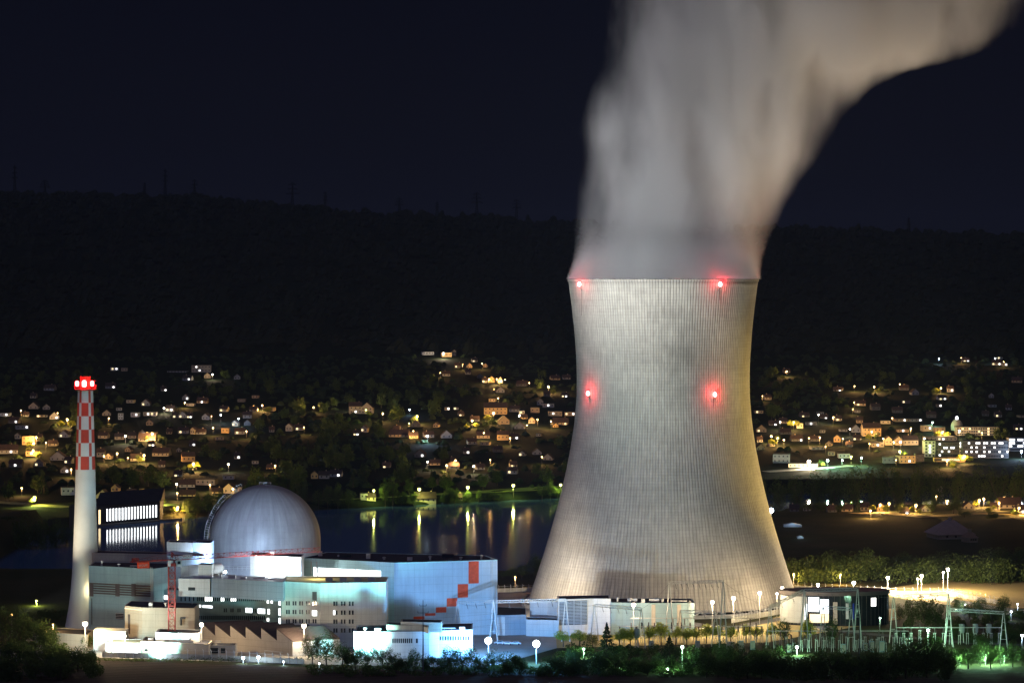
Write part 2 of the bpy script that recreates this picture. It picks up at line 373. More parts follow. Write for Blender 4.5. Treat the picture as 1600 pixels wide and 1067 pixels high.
# ---------------------------------------------------------------- steam
PL = [(437, 883, 1189), (425, 886, 1190), (400, 892, 1195), (350, 899, 1214), (300, 904, 1240), (250, 908, 1274), (200, 911, 1304), (150, 930, 1352), (120, 942, 1408), (95, 950, 1500), (60, 954, 1572), (0, 956, 1616), (-60, 930, 1700), (-130, 930, 1780)]
pl = [(CH+(HY-y)/TS, ((a+b_)/2-CX)/TS, (b_-a)/2/TS) for y, a, b_ in PL]
ZB, ZT = pl[0][0], pl[-1][0]
m = bpy.data.materials.new('steam'); m.use_nodes = True; t = m.node_tree; t.nodes.clear()
out = N(t, 'ShaderNodeOutputMaterial'); pv = N(t, 'ShaderNodeVolumePrincipled'); t.links.new(pv.outputs[0], out.inputs['Volume'])
p = pos(t); s = sepxyz(t, p)
def curve(fac, pts):
    n = N(t, 'ShaderNodeFloatCurve'); c = n.mapping.curves[0]
    c.points[0].location = pts[0]; c.points[1].location = pts[-1]
    for a in pts[1:-1]: c.points.new(*a)
    n.mapping.use_clip = False; n.mapping.update(); t.links.new(fac, n.inputs['Value']); return n.outputs[0]
fac = M(t, 'DIVIDE', M(t, 'SUBTRACT', s[2], ZB), ZT-ZB, clamp=True)
cxc = M(t, 'MULTIPLY', curve(fac, [((z-ZB)/(ZT-ZB), x/300) for z, x, r in pl]), 300)
rc = M(t, 'MULTIPLY', curve(fac, [((z-ZB)/(ZT-ZB), r/150) for z, x, r in pl]), 150)
mpw = N(t, 'ShaderNodeMapping'); mpw.inputs['Rotation'].default_value = (0, R(-38), 0); mpw.inputs['Scale'].default_value = (1.5, 1, 0.6); t.links.new(p, mpw.inputs[0])
n1 = nz(t, 0.024, 4, mpw.outputs[0], 0.6); n2 = nz(t, 0.017, 3, mpw.outputs[0])
dx = M(t, 'DIVIDE', M(t, 'SUBTRACT', s[0], cxc), rc)
dy = M(t, 'DIVIDE', M(t, 'SUBTRACT', s[1], TY), M(t, 'MULTIPLY', rc, M(t, 'MAXIMUM', 0.8, M(t, 'SUBTRACT', 1.0, M(t, 'MULTIPLY', M(t, 'SUBTRACT', s[2], ZB), 0.01)))))
d = M(t, 'SQRT', M(t, 'ADD', M(t, 'MULTIPLY', dx, dx), M(t, 'MULTIPLY', dy, dy)))
edge = M(t, 'SUBTRACT', M(t, 'MULTIPLY_ADD', M(t, 'MULTIPLY', fac, 6.0, clamp=True), .045, 1.01), d)
grow = M(t, 'MULTIPLY_ADD', M(t, 'SQRT', fac), 0.50, 0.02)
edge = M(t, 'SUBTRACT', edge, M(t, 'MULTIPLY', M(t, 'SUBTRACT', 0.62, n1), M(t, 'MULTIPLY', grow, 1.2)))
core = M(t, 'MULTIPLY', edge, 5.0, clamp=True)
inner = M(t, 'MULTIPLY_ADD', n2, 3.6, -1.1, clamp=True)
low = M(t, 'SUBTRACT', 1.0, M(t, 'MULTIPLY', fac, 5.0), clamp=True)
core = M(t, 'MULTIPLY', edge, M(t, 'MULTIPLY_ADD', M(t, 'POWER', low, 4.0), 20.0, 2.0), clamp=True)
wisp = M(t, 'MULTIPLY_ADD', nz(t, 0.034, 4, mpw.outputs[0], 0.6), 3.8, -1.4, clamp=True)
dens = M(t, 'MULTIPLY', core, M(t, 'MULTIPLY_ADD', M(t, 'ADD', M(t, 'MULTIPLY', inner, wisp), M(t, 'MULTIPLY', M(t, 'POWER', low, 3.0), 1.6)), 2.3, 0.20))
STEAM_D = 0.05
t.links.new(M(t, 'MULTIPLY', dens, STEAM_D), pv.inputs['Density'])
pv.inputs['Color'].default_value = (0.93, 0.93, 0.93, 1); pv.inputs['Anisotropy'].default_value = 0.0
m.cycles.homogeneous_volume = False
mb = MB(); K = 40; rows = [(ZB+(ZT-ZB)*i/40) for i in range(41)]
for z in rows:
    cx_ = lerp([(a, b_) for a, b_, c_ in pl], z); r_ = lerp([(a, c_) for a, b_, c_ in pl], z)*1.06
    for i in range(K):
        w = 2*math.pi*i/K; mb.v.append((cx_+r_*math.cos(w), TY+r_*max(.8, 1-.01*(z-ZB))*math.sin(w), z+0.3))
for a in range(40):
    for i in range(K):
        j = (i+1) % K; mb.f.append((a*K+i, a*K+j, (a+1)*K+j, (a+1)*K+i))
mb.f.append(tuple(range(K))[::-1]); mb.f.append(tuple(40*K+i for i in range(K)))
steam = mb.build('steam', m, None); tag(steam, 'soft grey plume of steam drifting up and right out of the cooling tower', 'steam', kind='stuff')
# ---------------------------------------------------------------- plant buildings
def ctr(pts): return (sum(p[0] for p in pts)/len(pts), sum(p[1] for p in pts)/len(pts), 0)
def building(name, label, front, depth, h, wm, rm=ROOFD, z0=-0.3, back=None, parapet=0.5, cat='building', group=None, skew=0.0):
    pts = list(front); bk = back or [(front[-1][0]+skew, front[-1][1]+depth), (front[0][0]+skew, front[0][1]+depth)]
    poly = pts+list(bk); o = ctr(poly); root = thing(name, label, cat, o, 0, group)
    mb = MB(o); mb.prism(poly, z0, h); mb.build('wall', wm, root)
    c = Vector(o[:2]); ins = []
    for q in poly:
        v = Vector(q)-c; ins.append(tuple(c+v*(1-0.7/max(v.length, 2))))
    mb = MB(o); mb.prism(ins, h+.004, h+.12); mb.build('roof', rm, root)
    if parapet:
        mb = MB(o)
        for i in range(len(poly)):
            a, b2 = poly[i], poly[(i+1) % len(poly)]
            W = Wall(a, b2); W.n = Vector((W.d.y, -W.d.x)); W.slab(mb, -0.03, W.L+0.03, h-0.25, h+0.22, out=0.05, inn=0.25)
        mb.build('parapet', wm, root)
    return root, [Wall(a, b2) for a, b2 in zip(pts, pts[1:])], o
def winrow(W, root, o, rects, m=GLASS, name='window', out=0.05):
    for r in rects:
        mb = MB(o); W.px(mb, *r, out=out); mb.build(name, m, root)
def windows(W, root, o, pxs, w, rows, hh, lit=(), mlit=LITB, name='window', dark=GLASS):
    for j, y in enumerate(rows):
        for i, x in enumerate(pxs):
            mb = MB(o); W.px(mb, x-w/2, x+w/2, y-hh/2, y+hh/2, out=0.05)
            mb.build(name, mlit if (i, j) in lit else dark, root)
TEAL = mat('pale_facade_panel', (0.52, 0.74, 0.72), 0.7, 0.12, 0.12, seam=(5, 2.2), ang=2.5)
BLUEP = mat('pale_blue_facade_panel', (0.50, 0.60, 0.66), 0.7, 0.12, 0.12, seam=(4, 3), ang=0.3)
OFFW = mat('cream_office_panel', (0.70, 0.72, 0.66), 0.75, 0.12, 0.2, seam=(3.2, 3.2), ang=0.2)
GREYP = mat('grey_panel', (0.30, 0.41, 0.42), 0.8, 0.2, 0.15, seam=(6, 3), ang=0)
BEIGE = mat('beige_render', (0.52, 0.44, 0.34), 0.85, 0.2, 0.15, seam=(30, 2.5))
BROWN = mat('brown_louvre', (0.13, 0.10, 0.09), 0.8, 0.3, 0.5)
YROOF = mat('yellow_lit_roof', (0.50, 0.46, 0.30), 0.95, 0.3, 0.3)  # yellow lamplight on the roofs is put into this colour
LBLUE = mat('blue_grey_panel', (0.36, 0.44, 0.52), 0.8, 0.15, 0.2, seam=(4, 2.4), ang=0)

# turbine hall with the red squares
fr = foot(30, [(472, 872), (616, 879.5), (777, 875)])
root, W, o = building('turbine_hall', 'big pale blue windowless hall with stepped orange-red squares on its right wall', fr, 0, 30, TEAL, back=foot(30, [(760, 868.5), (510, 863)]))
mb = MB(o); W[1].slab(mb, 0.0, W[1].L+.04, -0.3, 29.7, out=0.08); mb.build('cladding', BLUEP, root)
for r in ((732, 748, 876.5, 911), (715, 731.2, 912, 933), (698, 714.2, 934, 947), (681, 697.2, 948, 956.5), (664, 680.2, 957.5, 961.5), (646, 663.2, 962.5, 967)):
    mb = MB(o); W[1].px(mb, *r, out=0.16); mb.build('red_square', REDP, root)
for r in ((490, 495.5, 886, 906), (497, 516, 887, 906.5), (517, 536, 888, 907), (537, 555, 889, 908), (556.5, 575, 890, 909), (576.5, 595, 891, 912)):
    mb = MB(o); W[0].px(mb, *r, out=0.1); mb.build('window', LITB, root)
for k in range(5):
    mb = MB(o); u = W[0].L*(.1+.02*k); W[0].slab(mb, u, u+.3, 24+.1*k, 29, out=.3); mb.build('downpipe', STEEL, root) if k in (0, 3) else None
for a in (540, 700):
    q = P(a, 869, 1236); mb = MB(o); mb.box(q.x-2.5, q.x+2.5, q.y-2, q.y+2, 30.1, 31.4); mb.build('roof_vent', ROOFD, root)

# four storey office block joined to the hall
fr = foot(25, [(440, 908.5), (500, 911.5), (603, 910)])
root, W, o = building('office_block', 'cream office block with four rows of paired windows, left of the blue hall', fr, 22, 25, OFFW, YROOF)
xl = [380+v/6.275 for v in (428, 450, 492, 515, 557, 580, 623, 646, 688, 711)]
xr = [380+v/6.275 for v in (892, 916, 966, 994, 1044, 1074)]
windows(W[0], root, o, xl, 2.4, (942, 955.5, 970), 6.5)
windows(W[1], root, o, xr, 2.8, (942.5, 956.5, 970.5, 984.5), 6.8, lit={(0, 1)})
winrow(W[0], root, o, [(488, 495, 953.5, 961.5)], LITB, 'window', .09)
winrow(W[0], root, o, [(488, 495, 924, 937.5)], BROWN, 'vent_panel')
for i in range(4):
    mb = MB(o); q = P(515+i*22, 905, 1188); mb.box(q.x-1.5, q.x+1.2, q.y-1, q.y+1, 25.1, 26.6); mb.build('roof_unit', STEEL, root)
light('POINT', (o[0]-6, o[1]+3, 28.2), (1, .85, .35), 2600, .4, root, name='roof_lamp')

# long office wing
fr = foot(18, [(243, 921), (277, 922), (416, 930.5), (441, 931)])
root, W, o = building('office_wing', 'long grey-blue office wing with three rows of narrow windows behind the red crane', fr, 24, 18, GREYP)
windows(W[1], root, o, [283, 289.5, 296, 302.5] + [309+3.1*i for i in range(34)], 1.8, (935.5,), 6.5, lit={(i, 0) for i in (8, 9, 10, 11, 16, 17, 21, 22, 23)}, mlit=LITS)
windows(W[1], root, o, [306+3.15*i for i in range(35)], 1.8, (964.5,), 6.2)
windows(W[1], root, o, [350.5, 353.5, 361, 364, 372, 375], 1.7, (953,), 6)
winrow(W[1], root, o, [(277.5, 314, 943.5, 947), (317, 332, 945.5, 949), (384, 394, 949.5, 956.5), (403, 414, 950.5, 958)], LITB, 'window', .07)
windows(W[1], root, o, [396.5, 399.5], 1.7, (953.5,), 6)
winrow(W[2], root, o, [(418, 421.5, 951, 959), (417, 420, 937, 942), (423, 426, 937, 942), (417, 420.5, 965, 970)], LITS)
winrow(W[2], root, o, [(435.5, 438.5, 936, 945), (435.5, 438.5, 950, 961), (435.5, 438.5, 965, 974)], LITB)
winrow(W[0], root, o, [(246, 250, 928, 936), (251.5, 255, 929, 936), (256.5, 262, 930, 936), (246, 272, 942, 945.5)], LITB)

# roof storeys and plant rooms on the wing, flood-lit
def block(name, label, pts, h, depth, z0, m, rm=ROOFD, **k): return building(name, label, foot(h, pts), depth, h, m, rm, z0=z0, **k)
HZ = 18.2
r1, W1, o1 = block('roof_storey', 'long windowless blue-lit storey set back on the office wing roof', [(330, 903.5), (443, 910)], 25.5, 16, HZ, LBLUE, WHITE)  # blue light on the wall is put into its panel colour
r2, W2, o2 = block('plant_room', 'tall white flood-lit plant room between reactor dome and turbine hall', [(391, 868), (447, 869.5), (471, 871)], 32, 14, 18.3, WHITE)
mb = MB(o2); W2[1].slab(mb, 0, W2[1].L, 20, 31.7, out=.05); mb.build('shade_side', LBLUE, r2)  # shade on this side is put in as darker blue-grey panels
r3, W3, o3 = block('roof_cabin', 'small white cabin on the lit roof right of the crane mast', [(310, 882.5), (331, 883)], 30.5, 8, 25.7, WHITE)
r4, W4, o4 = block('lit_roof_house', 'brightly flood-lit white roof house just right of the crane', [(279, 904), (328, 905)], 25.2, 12, 18.3, WHITE, WHITE)
winrow(W4[0], r4, o4, [(294, 305, 917, 922)], GLASS)
r5, W5, o5 = block('stair_tower', 'pale flat-topped stair tower left of the reactor dome', [(260.5, 847), (301, 848.5)], 36, 10, 0, WHITE)
r6, W6, o6 = block('auxiliary_building', 'lavender-grey windowless block against the left foot of the dome', [(301.5, 848.2), (329, 849)], 36, 14, 0, LBLUE)
r7, W7, o7 = block('annex_block', 'low bluish annex behind the crane jib left of the dome', [(262, 868), (318, 869)], 31, 10, 0, LBLUE)
r8, W8, o8 = block('sloping_canopy', 'small white sloping roof hatch right of the crane cab', [(283, 886), (296, 884)], 29.5, 7, 24.5, WHITE, skew=3)
mb = MB((X(336, 1207), 1207, 25.8)); q = P(338, 893, 1207)
o = bpy.data.objects.new('vent_drum', None); C.objects.link(o); o.location = (q.x, q.y, 25.8); tag(o, 'round white ventilation drum lying on the flood-lit roof', 'vent drum')
mb = MB(o.location); mb.bar((q.x-2.2, q.y-2, 28.2), (q.x+1.2, q.y+2, 28.2), 2.2, 20); mb.build('drum', WHITE, o)
mb = MB(o.location); mb.box(q.x-1.5, q.x+1, q.y-1.5, q.y+1.5, 25.62, 26.3); mb.build('base', STEEL, o)
# roof railing
def rail(name, label, a, b2, h0, n, m=STEEL, hh=1.2, r=0.05):
    a = Vector(a); b2 = Vector(b2); root = thing(name, label, 'railing', (a.x, a.y, h0))
    for i in range(n+1):
        q = a.lerp(b2, i/n); mb = MB((a.x, a.y, h0)); mb.bar((q.x, q.y, h0), (q.x, q.y, h0+hh), r); mb.build('post', m, root)
    for zz in (hh*.5, hh):
        mb = MB((a.x, a.y, h0)); mb.bar((a.x, a.y, h0+zz), (b2.x, b2.y, h0+zz), r); mb.build('rail', m, root)
rail('roof_railing', 'thin white railing along the flood-lit roof below the dome', (X(296, 1212), 1212, 0), (X(392, 1206), 1206, 0), 27.5, 14, WHITE, 1.6, .09)

# left ventilation building
fr = foot(27, [(138.5, 884), (240, 889), (262, 886)])
root, W, o = building('ventilation_building', 'tall grey-green windowless building with a band of brown louvres beside the chimney', fr, 16, 27, GREYP)
for i in range(5):
    mb = MB(o); y0 = 911+i*3.7; W[0].px(mb, 140.5, 236, y0+1.2, y0+3.4, out=.35); mb.build('louvre', BROWN, root)
for x0, x1 in ((140.5, 146), (181, 187), (206, 212)):
    mb = MB(o); W[0].px(mb, x0, x1, 911.5, 931, out=.42); mb.build('louvre_post', BROWN, root)
winrow(W[0], root, o, [(181, 193, 957.5, 966.5)], GLASS)
for i in range(4):
    mb = MB(o); W[0].px(mb, 180.5, 193.5, 957.6+i*2.4, 958.3+i*2.4, out=.12); mb.build('window_bar', STEEL, root)
mb = MB(o); W[0].px(mb, 143.8, 144.6, 934, 975, out=.5, inn=-.3); mb.build('downpipe', DSTEEL, root)
fr = foot(30.6, [(139, 864), (262, 866.5)])
rb, Wb, ob = building('duct_house', 'ochre-lit flat duct house behind the ventilation building roof', fr, 10, 30.6, BEIGE, z0=0)
# beige box by the crane
fr = foot(15, [(195, 946.5), (222.5, 949.5), (304, 950.5)])
root, W, o = building('beige_store', 'plain beige windowless store behind the crane mast', fr, 18, 15, BEIGE)
mb = MB(o); W[0].px(mb, 200, 203.5, 959, 990, out=.12); mb.build('brown_strip', BROWN, root)  # narrow dark brown strip down the left face
mb = MB(o); W[0].px(mb, 195.5, 222, 950.8, 951.8, out=.3); mb.build('light_strip', LITY, root)
light('POINT', (o[0]-22, 1172, 11), (1, .72, .3), 9000, .4, root, name='wall_lamp')
# low frontal buildings
fr = foot(5.2, [(220, 1001.5), (326, 1007)])
root, W, o = building('low_store', 'long low greyish store with flat brown roof at the crane foot', fr, 14, 5.2, BEIGE)
winrow(W[0], root, o, [(226, 231, 1013, 1017)], GLASS)
fr = foot(8.5, [(243, 988), (299, 990.5), (311, 990)])
root, W, o = building('white_shed', 'bright white flat shed with dark roof behind the crane mast', fr, 12, 8.5, WHITE)
q = P(283, 985, 1180); mb = MB(o); mb.bar((q.x, q.y, 8.6), (q.x, q.y, 11.6), .45, 8); mb.box(q.x-.2, q.x+1.7, q.y-.4, q.y+.4, 11, 11.8); mb.build('flue', DSTEEL, root)
fr = foot(4.2, [(318, 1008), (368, 1008.5)])
root, W, o = building('open_carport', 'small beige carport with open front before the sawtooth shed', fr, 8, 4.2, BEIGE)
winrow(W[0], root, o, [(322, 341, 1011.5, 1020), (345, 352, 1012, 1020)], GLASS, 'dark_opening_sheet')  # dark sheets stand in for the shade inside the open bays
fr = foot(7.5, [(146, 985.5), (196, 987)])
root, W, o = building('gatehouse', 'low white lit gatehouse with large windows left of the beige store', fr, 10, 7.5, WHITE, WHITE)
winrow(W[0], root, o, [(152, 159, 990, 996), (161, 169, 990, 996.5), (172, 179, 990, 996.5), (181, 189, 990, 997)], LITW)
fr = foot(4.5, [(165, 1004), (219, 1005)])
root, W, o = building('lit_canopy', 'white canopy hall glowing with light beside the access gate', fr, 12, 4.5, WHITE, YROOF)
winrow(W[0], root, o, [(180, 216, 1008, 1022)], LITB, 'lit_front')
fr = foot(5, [(70, 988), (137, 992)])
root, W, o = building('flat_pavilion', 'long flat dark-roofed pavilion left of the chimney foot', fr, 16, 5, BEIGE)
# sawtooth shed
fx = [315, 336, 359.5, 384, 408, 432.5, 457]
A = Vector(foot(10, [(336, 974.5)])[0]); Bq = Vector(foot(10, [(432.5, 982)])[0]); d = (Bq-A)/4
dep = Vector((17.5, 9.5))
o = (A.x, A.y, 0); root = thing('sawtooth_shed', 'beige workshop with a dark brown sawtooth roof, left of the trees', 'workshop', o)
dark = mat('brown_sheet_roof', (0.09, 0.065, 0.06), 0.8, 0.3, 0.2, seam=(1.2, 50), ang=-.6)
for i in range(-1, 5):
    a = A+d*i; b2 = A+d*(i+1); zt, zv = 10.0, 5.6
    mb = MB(o); n = 0
    if i == -1: a = A+d*(-.85); zt2 = 10-.0
    pl8 = [(a.x, a.y, -0.2), (b2.x, b2.y, -0.2), (b2.x+dep.x, b2.y+dep.y, -0.2), (a.x+dep.x, a.y+dep.y, -0.2), (a.x, a.y, zt), (b2.x, b2.y, zv), (b2.x+dep.x, b2.y+dep.y, zv), (a.x+dep.x, a.y+dep.y, zt)]
    mb.quadbox(pl8); mb.build('bay', BEIGE, root)
    mb = MB(o); e = Vector((0, 0, .12)); k = Vector((d.x, d.y, 0)).normalized()*.15
    f0 = Vector((-dep.x, -dep.y, 0)).normalized()*.25
    q = [Vector((a.x, a.y, zt+.02))+f0, Vector((b2.x, b2.y, zv+.02))+f0+k, Vector((b2.x+dep.x, b2.y+dep.y, zv+.02))+k, Vector((a.x+dep.x, a.y+dep.y, zt+.02))]
    mb.quadbox([tuple(v) for v in q]+[tuple(v+e*2) for v in q]); mb.build('roof_slope', dark, root)
a = A+d*5; mb = MB(o); W = Wall(a, a+dep); W.slab(mb, 0, W.L, -0.2, 5.4, out=.1); mb.build('end_wall', WHITE, root)
a = A+d*3.0; Wf = Wall(A, Bq)
for x0, x1, y0, y1 in ((337, 346, 1000, 1006), (414, 442, 1016.5, 1018)):
    mb = MB(o); Wf.px(mb, x0, x1, y0, y1, out=.5, inn=0); mb.build('door' if x0 < 400 else 'handrail', STEEL, root)
# white administration block
fr = foot(10, [(553, 987.5), (671, 987), (686, 985.5), (738, 984)])
root, W, o = building('administration_block', 'overexposed white two storey office block behind the dark trees', fr, 22, 10, WHITE)
windows(W[0], root, o, [614+3.25*i for i in range(10)], 1.9, (1000.5,), 7)
winrow(W[0], root, o, [(650, 652.8, 997, 1004), (569, 571, 998, 1002), (598.5, 600, 999, 1004)], GLASS)
windows(W[2], root, o, [688+4.0*i for i in range(12)], 2.4, (996.5,), 6.5)
fr = foot(12.4, [(604, 976.5), (662, 977), (669, 980)])
r, W, o = building('penthouse', 'beige upper storey on the left of the white office block', fr, 9, 12.4, BEIGE, z0=10.15)
fr = foot(13.6, [(626, 971.5), (690, 973)])
r, W, o = building('upper_penthouse', 'flat dark-roofed top storey over the white office block', fr, 9, 13.6, BEIGE, z0=10.1)
# right of the hall: long halls at the tower foot
fr = foot(14.5, [(872, 937), (919, 935.5), (954, 935.5)])
root, W, o = building('pump_house', 'white block with a big blue-grey louvred wall at the cooling tower foot', fr, 14, 14.5, WHITE)
for i in range(16):
    mb = MB(o); y0 = 939+i*2.25; W[0].px(mb, 874, 917.5, y0, y0+1.4, out=.3); mb.build('louvre', LBLUE, root)
mb = MB(o); W[0].px(mb, 874, 917.5, 938, 975.5, out=.05); mb.build('louvre_back', GLASS, root)
for x in (885, 896, 907):
    mb = MB(o); W[0].px(mb, x, x+1.2, 938, 975.5, out=.36); mb.build('louvre_post', LBLUE, root)
fr = foot(13, [(954.5, 941.5), (1016, 942.5), (1085, 942)])
root, W, o = building('long_hall', 'long pale grey hall with flat dark roof in front of the cooling tower', fr, 16, 13, GREYP)
for x in (1018, 1058):
    mb = MB(o); W[1].px(mb, x, x+6, 944, 985, out=.08); mb.build('light_panel', BEIGE, root)
for x in (988, 1022):
    q = P(x, 937, 1226); mb = MB(o); mb.box(q.x-2, q.x+2, q.y-1, q.y+1, 13.1, 14.2); mb.build('roof_vent', WHITE, root)
fr = foot(8, [(776, 961), (789, 961.5), (822, 960.5)])
root, W, o = building('low_hall', 'low lavender hall with dark blue roof between turbine hall and tower', fr, 0, 8, LBLUE, back=foot(8, [(822, 950), (777, 948)]))
mb = MB(o); W[0].slab(mb, 0, W[0].L, 0, 7.6, out=.1); mb.build('lit_end', WHITE, root)  # white light on this end is put in as white panels
fr = foot(6.5, [(822, 968), (873, 969.5)])
root, W, o = building('switch_room', 'small pale switch room left of the louvred pump house', fr, 9, 6.5, WHITE)
fr = foot(12, [(828, 939), (855, 939), (871, 941)])
root, W, o = building('tower_annex', 'bright cream block at the left foot of the cooling tower', fr, 10, 12, WHITE)

# ---------------------------------------------------------------- reactor dome
DY = 1335.0; DX = X(414.3, DY); Rd = 86.5/F*DY; zt = Z(757, DY)
o = (DX, DY, 0); root = thing('reactor_building', 'grey concrete reactor building with a round dome, behind the offices', 'reactor building', o)
m, t, b = new_mat('dome_concrete'); p = pos(t); s = sepxyz(t, p)
fz = M(t, 'LESS_THAN', M(t, 'FRACT', M(t, 'DIVIDE', s[2], 2.6)), 0.05)
an = M(t, 'FRACT', M(t, 'MULTIPLY', M(t, 'ARCTAN2', s[0], s[1]), 48/(2*math.pi)))
ln = M(t, 'MAXIMUM', fz, M(t, 'LESS_THAN', an, 0.05))
cmb = N(t, 'ShaderNodeCombineXYZ'); t.links.new(M(t, 'MULTIPLY', M(t, 'ARCTAN2', s[0], s[1]), 8), cmb.inputs[0]); t.links.new(M(t, 'MULTIPLY', s[2], .05), cmb.inputs[1])
f = M(t, 'MULTIPLY_ADD', nz(t, 1.3, 5, cmb.outputs[0]), 2.2, -.6, clamp=True)
c = tint(t, f, (0.30, 0.29, 0.28), (0.46, 0.45, 0.43))
c = tint(t, M(t, 'MULTIPLY', M(t, 'MULTIPLY_ADD', nz(t, .12, 5, p), 3, -1.2, clamp=True), .5), c, (0.24, 0.23, 0.22))
c = tint(t, M(t, 'MULTIPLY', ln, 0.18), c, (0.16, 0.16, 0.16))
t.links.new(c, b.inputs['Base Color']); b.inputs['Roughness'].default_value = 0.55; b.inputs['Metallic'].default_value = .2
mb = MB(o); zs = zt-Rd
mb.lathe([(Rd, 0), (Rd, zs)], DX, DY, 96, cap=False); mb.build('drum_wall', m, root, smooth=True)
mb = MB(o); mb.lathe([(Rd*math.cos(a*math.pi/2/32), zs+Rd*math.sin(a*math.pi/2/32)) for a in range(0, 32)]+[(0.05, zt)], DX, DY, 96, cap=False); mb.build('dome', m, root, smooth=True)
mb = MB(o)   # curved service stair up the left side
for rr in (Rd+.9, Rd+2.6):
    prev = None
    for i in range(0, 30):
        a = R(0+i*2.3); q = Vector((DX-rr*math.cos(a)*.98, DY-rr*math.cos(a)*.2, zs+rr*math.sin(a)))
        if prev is not None: mb.bar(prev, q, .07)
        prev = q
for i in range(0, 30):
    a = R(i*2.3); mb.bar(*[(DX-rr*math.cos(a)*.98, DY-rr*math.cos(a)*.2, zs+rr*math.sin(a)) for rr in (Rd+.9, Rd+2.6)], .05)
for k in range(6): mb.bar((DX-(Rd+.9)*.98, DY-Rd*.2, zs-k*1.6), (DX-(Rd+2.6)*.98, DY-Rd*.2, zs-k*1.6), .1)
for rr in (Rd+.9, Rd+2.6): mb.bar((DX-rr*.98, DY-rr*.2, zs), (DX-rr*.98, DY-rr*.2, 20), .12)
mb.build('service_stair', STEEL, root)
mb = MB(o)
for i in range(14):
    a = math.pi*2*i/14; mb.bar((DX+2.6*math.cos(a), DY+2.6*math.sin(a), zt-.2), (DX+2.6*math.cos(a), DY+2.6*math.sin(a), zt+1.0), .05)
mb.lathe([(2.55, zt+.95), (2.65, zt+.95), (2.65, zt+1.05), (2.55, zt+1.05)], DX, DY, 24, cap=False); mb.build('top_railing', STEEL, root)
q = P(471, 868, 1240); o = thing('lightning_mast', 'thin pale mast standing on the roof in front of the dome', 'mast', (q.x, q.y, 30)); mb = MB((q.x, q.y, 30)); mb.bar((q.x, q.y, 30), (q.x, q.y, Z(832, 1240)), .12); mb.build('pole', STEEL, o)
mb = MB((q.x, q.y, 30)); mb.box(q.x-.5, q.x+.5, q.y-.5, q.y+.5, 29.9, 30.4); mb.build('base', STEEL, o)

# ---------------------------------------------------------------- chimney
SY = 1252.0; SS = F/SY; SX = X(133.5, SY)
CHW = mat('chimney_paint', (0.62, 0.61, 0.57), 0.8, 0.18, 0.12)
o = (SX, SY, 0); root = thing('chimney', 'tall white tapering chimney with red and white chequered top and red lamps', 'chimney', o)
CP = [(608, 11.8), (650, 13), (692, 14.2), (733, 15.3), (790, 16.7), (850, 18.7), (890, 20.5), (920, 22.8), (945, 25.6), (970, 30), (985, 33)]
cp = [(w/SS, Z(y, SY)) for y, w in CP]; cr = lambda z: lerp([(zz, r) for r, zz in cp[::-1]], z)
mb = MB(o); zc = Z(733, SY)
mb.lathe([(cr(z), z) for z in [0, 2, 4, 7, 10, 13, 16, 20, 25, 30, 40, 50]+[zc]], SX, SY, 64, cap=False); mb.build('shaft', CHW, root, smooth=True)
ztop = Z(608, SY); cuts = []
for k in range(5): cuts += [(R(72*k), R(72*k+52)), (R(72*k+52), R(72*k+72))]
v = []; f = []; mi = []
a0 = R(-90-40+ 18.5)   # a wide cell faces the camera
for j in range(6):
    z1 = ztop-(ztop-zc)*j/6; z2 = ztop-(ztop-zc)*(j+1)/6
    for q, (ca, cb) in enumerate(cuts):
        n = 6 if q % 2 == 0 else 3
        for i in range(n):
            w1 = a0+ca+(cb-ca)*i/n; w2 = a0+ca+(cb-ca)*(i+1)/n; b0 = len(v)
            for w, z in ((w1, z2), (w2, z2), (w2, z1), (w1, z1)): v.append((cr(z)*math.cos(w), cr(z)*math.sin(w), z))
            f.append((b0, b0+1, b0+2, b0+3)); mi.append(1 if (q+j) % 2 else 0)
CHR = mat('chimney_red_paint', (0.50, 0.06, 0.035), 0.8, 0.18, 0.3)
pym('chequered_band', v, f, [CHW, CHR], root, mi)
mb = MB(o); mb.lathe([(cr(ztop)-.1, ztop-.6), (4.6, ztop-.1), (4.6, ztop+.25), (cr(ztop)-.1, ztop+.25)], SX, SY, 32); mb.build('platform', REDM, root)
mb = MB(o)
for i in range(16):
    w = 2*math.pi*i/16; mb.bar((SX+4.5*math.cos(w), SY+4.5*math.sin(w), ztop+.2), (SX+4.5*math.cos(w), SY+4.5*math.sin(w), ztop+3.6 if i % 4 == 2 else ztop+1.7), .08)
for zz in (1, 1.7, 3.4): mb.lathe([(4.45, ztop+zz), (4.55, ztop+zz), (4.55, ztop+zz+.1), (4.45, ztop+zz+.1)], SX, SY, 32, cap=False)
mb.build('railing', REDM, root)
mb = MB(o); mb.lathe([(2.2, ztop+.2), (2.2, ztop+5.4), (1.9, ztop+5.4), (1.9, ztop+.3)], SX, SY, 24); mb.build('flue', CHR, root)
for dx, dy, s_ in ((0, -3.6, .95), (-3.3, -1.2, .75), (3.0, -1.6, .75), (0, 3.6, .7)):
    q = Vector((SX+dx, SY+dy, ztop+2.4)); mb = MB(o); mb.lathe([(s_*.5, q.z-s_*1.5), (s_, q.z-s_), (s_, q.z+s_), (s_*.5, q.z+s_*1.5)], q.x, q.y, 12); mb.build('red_lamp', REDH, root)
    light('POINT', (q.x*1.0+dx*.45, q.y+dy*.45, q.z), LCOL['red'], 3500 if dy < 3 else 1500, .3, root, name='beacon_light')

